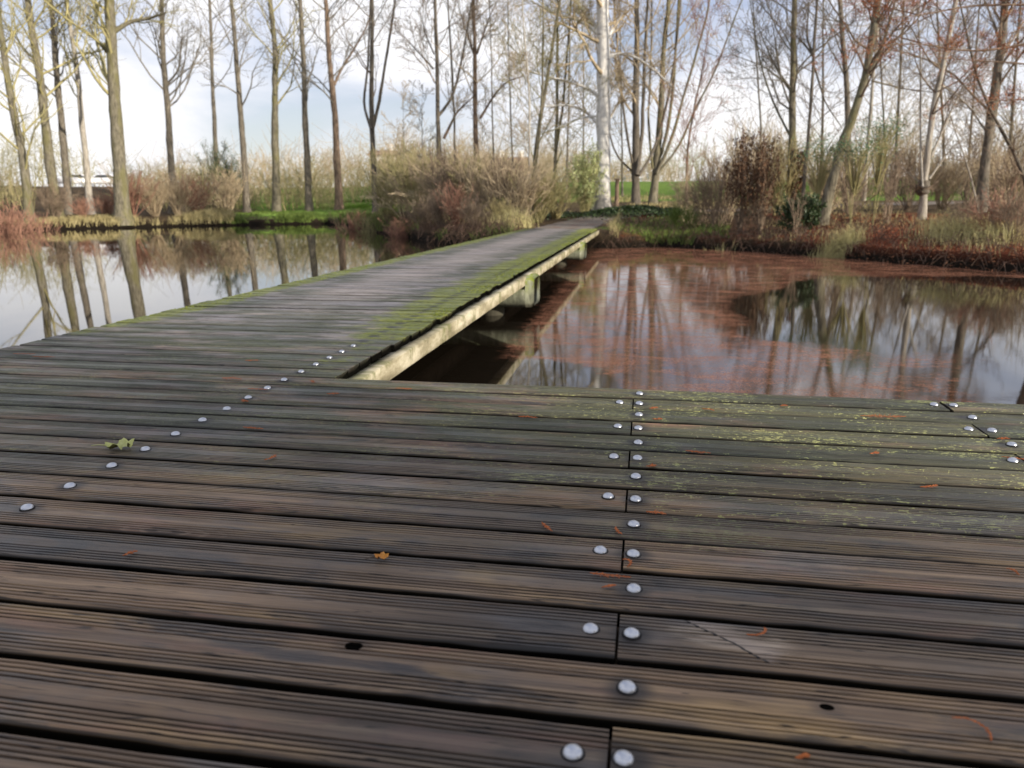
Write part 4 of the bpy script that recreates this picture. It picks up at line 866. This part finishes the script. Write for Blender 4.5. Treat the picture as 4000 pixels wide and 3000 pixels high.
# bramble stems and fallen leaves
r = np.random.RandomState(21); b = MB(); P = np.concatenate([sample(1500, -22, -2, .03, 4.5, 22, 1.7), sample(1500, -2, 36, .03, 5.5, 23, 1.6)])
for q in P:
    a = r.rand()*6.28; L = r.uniform(.25, .75)*(1 if q[0] < -1 else .75); d = np.array((cos(a), sin(a), 0)); h = L*r.uniform(.25, .7)
    b.tube([q, q+d*L*.3+np.array((0, 0, h)), q+d*L*.7+np.array((0, 0, h*.8)), q+d*L+np.array((0, 0, .0))], [.006, .0055, .005, .004], 3)
tag(b.build("bramble_undergrowth", T_bram), kind="stuff")
for nm, mat_, a0, a1, d0, d1, n, sd_ in (("needle_litter", L_rustd, 12, 36, .05, 9, 20000, 31), ("leaf_litter", L_brown, -20, 15, .05, 8, 15000, 32)):
    P = sample(n, a0, a1, d0, d1, sd_, 1.2); r = np.random.RandomState(sd_); n = len(P); P[:, 2] += (.01+.03*r.rand(n))*np.clip(sd(P[:, 0], P[:, 1])/.8, .15, 1)
    U = r.randn(n, 3)*np.array((1, 1, .35)); U /= np.linalg.norm(U, axis=1)[:, None]; W = np.cross(U, np.array((0, 0, 1.0))+.3*r.randn(n, 3)); W /= np.linalg.norm(W, axis=1)[:, None]
    b = MB(); b.quads(P, U*.045, W*.014); tag(b.build(nm, mat_), kind="stuff")

# far scrub that closes the view
def scrub(name, a0, a1, D0, D1, h0, h1, n, mat, seed):
    r = np.random.RandomState(seed); b = MB()
    ph = np.radians(r.uniform(a0, a1, n)); rr = r.uniform(D0, D1, n); kp = ~((np.degrees(ph) > -42) & (np.degrees(ph) < -37.3) & (rr < 96)); ph, rr = ph[kp], rr[kp]; n = len(ph); X, Y = rr*np.sin(ph), rr*np.cos(ph); Z = ground(X, Y)
    env = .62+.75*vnoise(np.degrees(ph)*.8, rr*.05, seed)+.25*vnoise(np.degrees(ph)*3.1, rr*.02, seed+9); H_ = r.uniform(h0, h1, n)*np.clip(env, .18, 1.1)
    for i_ in range(n):
        lean = r.randn(2)*.30; p0 = np.array((X[i_], Y[i_], Z[i_])); h = H_[i_]; w = D1*.00022
        p1 = p0+np.array((lean[0]*h*.4, lean[1]*h*.4, h*.5)); p2 = p0+np.array((lean[0]*h, lean[1]*h, h))
        b.tube([p0, p1, p2], [w*1.6, w*1.2, w*.7], 3)
        for _ in range(5):
            t = r.uniform(.2, .95); q = p0+(p2-p0)*t; d = r.randn(3)*np.array((.8, .8, .45))+np.array((0, 0, .35)); b.tube([q, q+d*h*.18+r.randn(3)*h*.02, q+d*h*.36+np.array((0, 0, h*.06))], [w*.8, w*.65, w*.5], 3)
    tag(b.build(name, mat), kind="stuff")
scrub("distant_scrub_vegetation", -62, 2, 62, 84, 2.2, 5.0, 1500, T_tan, 1)
scrub("distant_wood_vegetation", -62, 40, 90, 120, 4, 7.0, 1300, T_olive, 2)
scrub("olive_scrub_vegetation", -50, -14, 50, 62, 1.4, 3.4, 900, T_olive, 3)
scrub("right_scrub_vegetation", 8, 40, 40, 56, 1.8, 4.8, 1200, T_tan, 4)
scrub("brown_scrub_vegetation", 16, 40, 36, 44, 1.0, 2.6, 350, T_brown, 5)
scrub("middle_scrub_vegetation", -20, -7, 42, 58, 1.4, 3.4, 900, T_tan, 6)

for k, (x, y, h) in enumerate([(14.5, -7.1, 6.0), (13.5, -8.2, 6.5), (14.6, -10.0, 6.0), (15.5, -12.2, 6.2), (17.5, -9.6, 7.5), (18, -11.8, 7.5)]):  # trees out of view, added to shade the near deck
    o = shrub("evergreen_tree_added", "dense unseen evergreen shading the deck from beyond the near bank", 2000, 20, h, .28, 'bush', T_brown, L_green, group="evergreens added out of view to shade the deck", cat="tree"); o.location = (x, y, gz(x, y)-.1); o.rotation_euler = (0, 0, k*1.3)
scrub("rear_wood_vegetation", 120, 245, 17, 30, 6, 10, 1500, T_brown, 7)
# ------------------------------------------------------------------ things half seen in the distance
M_white = simple("white_paint_mat", (.74, .74, .76), (.84, .84, .86), 3, .3, .5)
M_silver = simple("silver_paint_mat", (.34, .36, .40), (.44, .46, .50), 3, .3, .5)
M_glass = simple("car_glass_mat", (.03, .035, .04), (.05, .055, .06), 3, .1, .6)
M_tyre = simple("tyre_mat", (.02, .02, .02), (.035, .035, .035), 9)
def car(label, px_, D, mat, rz):
    x, y, _ = at(px_, 780, D); root = thing("parked_car", label, "car", (x, y, gz(x, y)), "cars parked beyond the trees"); root.rotation_euler = (0, 0, rz)
    side = [(-2.15, .35), (-2.2, .75), (-1.95, .95), (-1.2, 1.02), (-.7, 1.42), (.75, 1.45), (1.5, 1.0), (2.1, .92), (2.2, .6), (2.15, .33)]
    b = MB(); k = len(side); V = [(u, s*.85*(1 if z < 1.05 else .82), z) for s in (-1, 1) for u, z in side]
    b.add(V, [(q, (q+1) % k, k+(q+1) % k, k+q) for q in range(k)]); b.f.append(np.array([list(range(k-1, -1, -1))])); b.f.append(np.array([[k+q for q in range(k)]])); b.build("body", mat, root, False)
    for s in (-1, 1):
        b = MB(); b.add([(u, s*(.86 if z < 1.1 else .735), z) for u, z in ((-1.05, 1.06), (-.62, 1.36), (.68, 1.38), (1.3, 1.04))], [(0, 1, 2, 3)]); b.build("side_window", M_glass, root, False)
        for u in (-1.35, 1.35):
            w_ = MB(); w_.tube([(u, s*.70, .33), (u, s*.88, .33)], [.33, .33], 16, True); w_.build("wheel", M_tyre, root)
    b = MB(); b.add([(-1.215, -.72, 1.04), (-1.215, .72, 1.04), (-.74, .66, 1.40), (-.74, -.66, 1.40)], [(0, 1, 2, 3)]); b.build("windscreen", M_glass, root, False)
car("white car glimpsed between the slender pale poplar and the stoutest poplar", 320, 92, M_white, .4)
car("second white car close to the stoutest poplar's trunk", 432, 93, M_white, .3)
car("silver car glimpsed right of the big white trunk", 2470, 92, M_silver, .2)
M_brick = simple("brick_mat", (.22, .13, .10), (.34, .21, .16), 5); M_roof = simple("roof_tile_mat", (.17, .10, .08), (.26, .15, .12), 6); M_render = simple("render_mat", (.62, .60, .56), (.74, .72, .68), 2)
M_frame = simple("window_mat", (.04, .045, .05), (.08, .09, .10), 4, .2)
def house(label, px_, D, w, d, h, rh, wall, chim):
    x, y, _ = at(px_, 700, D); g = gz(x, y); root = thing("house", label, "house", (x, y, g)); root.rotation_euler = (0, 0, YAW)
    b = MB(); b.box(-w/2, w/2, 0, d, -1, h); b.build("wall", wall, root, False)
    b = MB(); e = .4; b.add([(-w/2-e, -e, h), (w/2+e, -e, h), (w/2+e, d+e, h), (-w/2-e, d+e, h), (-w/2-e, d/2, h+rh), (w/2+e, d/2, h+rh)], [(0, 1, 5, 4), (2, 3, 4, 5)]); b.f.append(np.array([[0, 4, 3], [1, 2, 5]])); rf = b.build("roof", M_roof, root, False)
    for cx_ in chim: b = MB(); b.box(cx_-.4, cx_+.4, d/2-.3, d/2+.3, h+rh-.8, h+rh+.9); b.build("chimney", M_render, rf, False)
    n = int(w/3)
    for q in range(n):
        u = -w/2+(q+.5)*w/n; b = MB(); b.box(u-.5, u+.5, -.03, .02, h-2.2, h-.9); b.build("window", M_frame, root, False)
house("long low brick house with brown roof and pale chimneys behind the middle wood", 1965, 112, 8.0, 7, 2.9, 1.1, M_brick, (-3.2, 0, 2.9))
house("small whitish house behind the fork shaped tree", 1500, 120, 3.5, 6, 4.6, .9, M_render, (1.2,))
# flat-topped wooden stand
x, y, _ = at(1572, 705, 30.3); g = gz(x, y); st = thing("wooden_stand", "dark flat topped wooden stand among the promontory shrubs", "stand", (x, y, g)); hh_ = at(1572, 700, 30.3)[2]-g
b = MB(); b.box(-.38, .38, -.2, .2, hh_-.035, hh_+.035); b.box(-.30, .2, -.2, .2, hh_+.036, hh_+.06); b.build("tabletop", M_joist, st, False)
b = MB(); b.tube([(0, 0, -.1), (0, 0, hh_-.035)], [.035, .03], 8); b.build("post", M_joist, st)
x, y, _ = at(2418, 720, 31); po = thing("wooden_post", "short brown wooden post right of the white trunk", "post", (x, y, gz(x, y)))
b = MB(); b.tube([(0, 0, -.2), (0, 0, .7), (0, 0, 1.15)], [.085, .085, .08], 9, True); b.build("shaft", B_brown, po)
b = MB(); b.box(-.12, .12, -.12, .12, 1.151, 1.19); b.build("cap", B_brown, po, False)

# ------------------------------------------------------------------ sky and sun
W_ = bpy.data.worlds.new("World"); sc.world = W_; W_.use_nodes = True; t = W_.node_tree; bg = t.nodes["Background"]; wo = t.nodes["World Output"]
SE = radians(17); to = np.array((.88, -.475)); SROT = atan2(to[0], to[1])
sk = t.nodes.new("ShaderNodeTexSky"); sk.sky_type = 'NISHITA'; sk.sun_disc = False; sk.sun_elevation = SE; sk.sun_rotation = SROT; sk.dust_density = 1.5
t.links.new(sk.outputs[0], bg.inputs[0]); bg.inputs[1].default_value = .13
tc = t.nodes.new("ShaderNodeTexCoord"); mp = t.nodes.new("ShaderNodeMapping"); mp.inputs[3].default_value = (1, 1, 2.6); mp.inputs[1].default_value = (.35, .2, 0); t.links.new(tc.outputs["Generated"], mp.inputs[0])
no = t.nodes.new("ShaderNodeTexNoise"); no.inputs["Scale"].default_value = 2.6; no.inputs["Detail"].default_value = 7; no.inputs["Roughness"].default_value = .55; no.inputs["Distortion"].default_value = .3; t.links.new(mp.outputs[0], no.inputs[0])
cr_ = t.nodes.new("ShaderNodeValToRGB"); e = cr_.color_ramp.elements; e[0].position = .36; e[0].color = (.55, .55, .55, 1); e[1].position = .56; e[1].color = (1, 1, 1, 1); t.links.new(no.outputs[0], cr_.inputs[0])
cc = t.nodes.new("ShaderNodeValToRGB"); e = cc.color_ramp.elements; e[0].position = .40; e[0].color = (.50, .56, .78, 1); e[1].position = .60; e[1].color = (.96, .96, .99, 1); t.links.new(no.outputs[0], cc.inputs[0])
sx_ = t.nodes.new("ShaderNodeSeparateXYZ"); t.links.new(tc.outputs["Generated"], sx_.inputs[0])
mr = t.nodes.new("ShaderNodeMapRange"); t.links.new(sx_.outputs[2], mr.inputs[0]); mr.inputs[1].default_value = .02; mr.inputs[2].default_value = .22; mr.inputs[3].default_value = .75; mr.inputs[4].default_value = 0
hm = t.nodes.new("ShaderNodeMix"); hm.data_type = 'RGBA'; t.links.new(mr.outputs[0], hm.inputs[0]); t.links.new(cc.outputs[0], hm.inputs[6]); hm.inputs[7].default_value = (1, .99, .98, 1)
b2 = t.nodes.new("ShaderNodeBackground"); t.links.new(hm.outputs[2], b2.inputs[0]); b2.inputs[1].default_value = 1.12
mx = t.nodes.new("ShaderNodeMixShader"); t.links.new(cr_.outputs[0], mx.inputs[0]); t.links.new(bg.outputs[0], mx.inputs[1]); t.links.new(b2.outputs[0], mx.inputs[2]); t.links.new(mx.outputs[0], wo.inputs[0])
sl = bpy.data.lights.new("sun", 'SUN'); sl.energy = 6.2; sl.angle = radians(.6); sl.color = (1, .90, .76); so = bpy.data.objects.new("sun", sl); col.objects.link(so)
dv = Vector((-to[0]*cos(SE), -to[1]*cos(SE), -sin(SE))); so.rotation_euler = dv.to_track_quat('-Z', 'Y').to_euler()
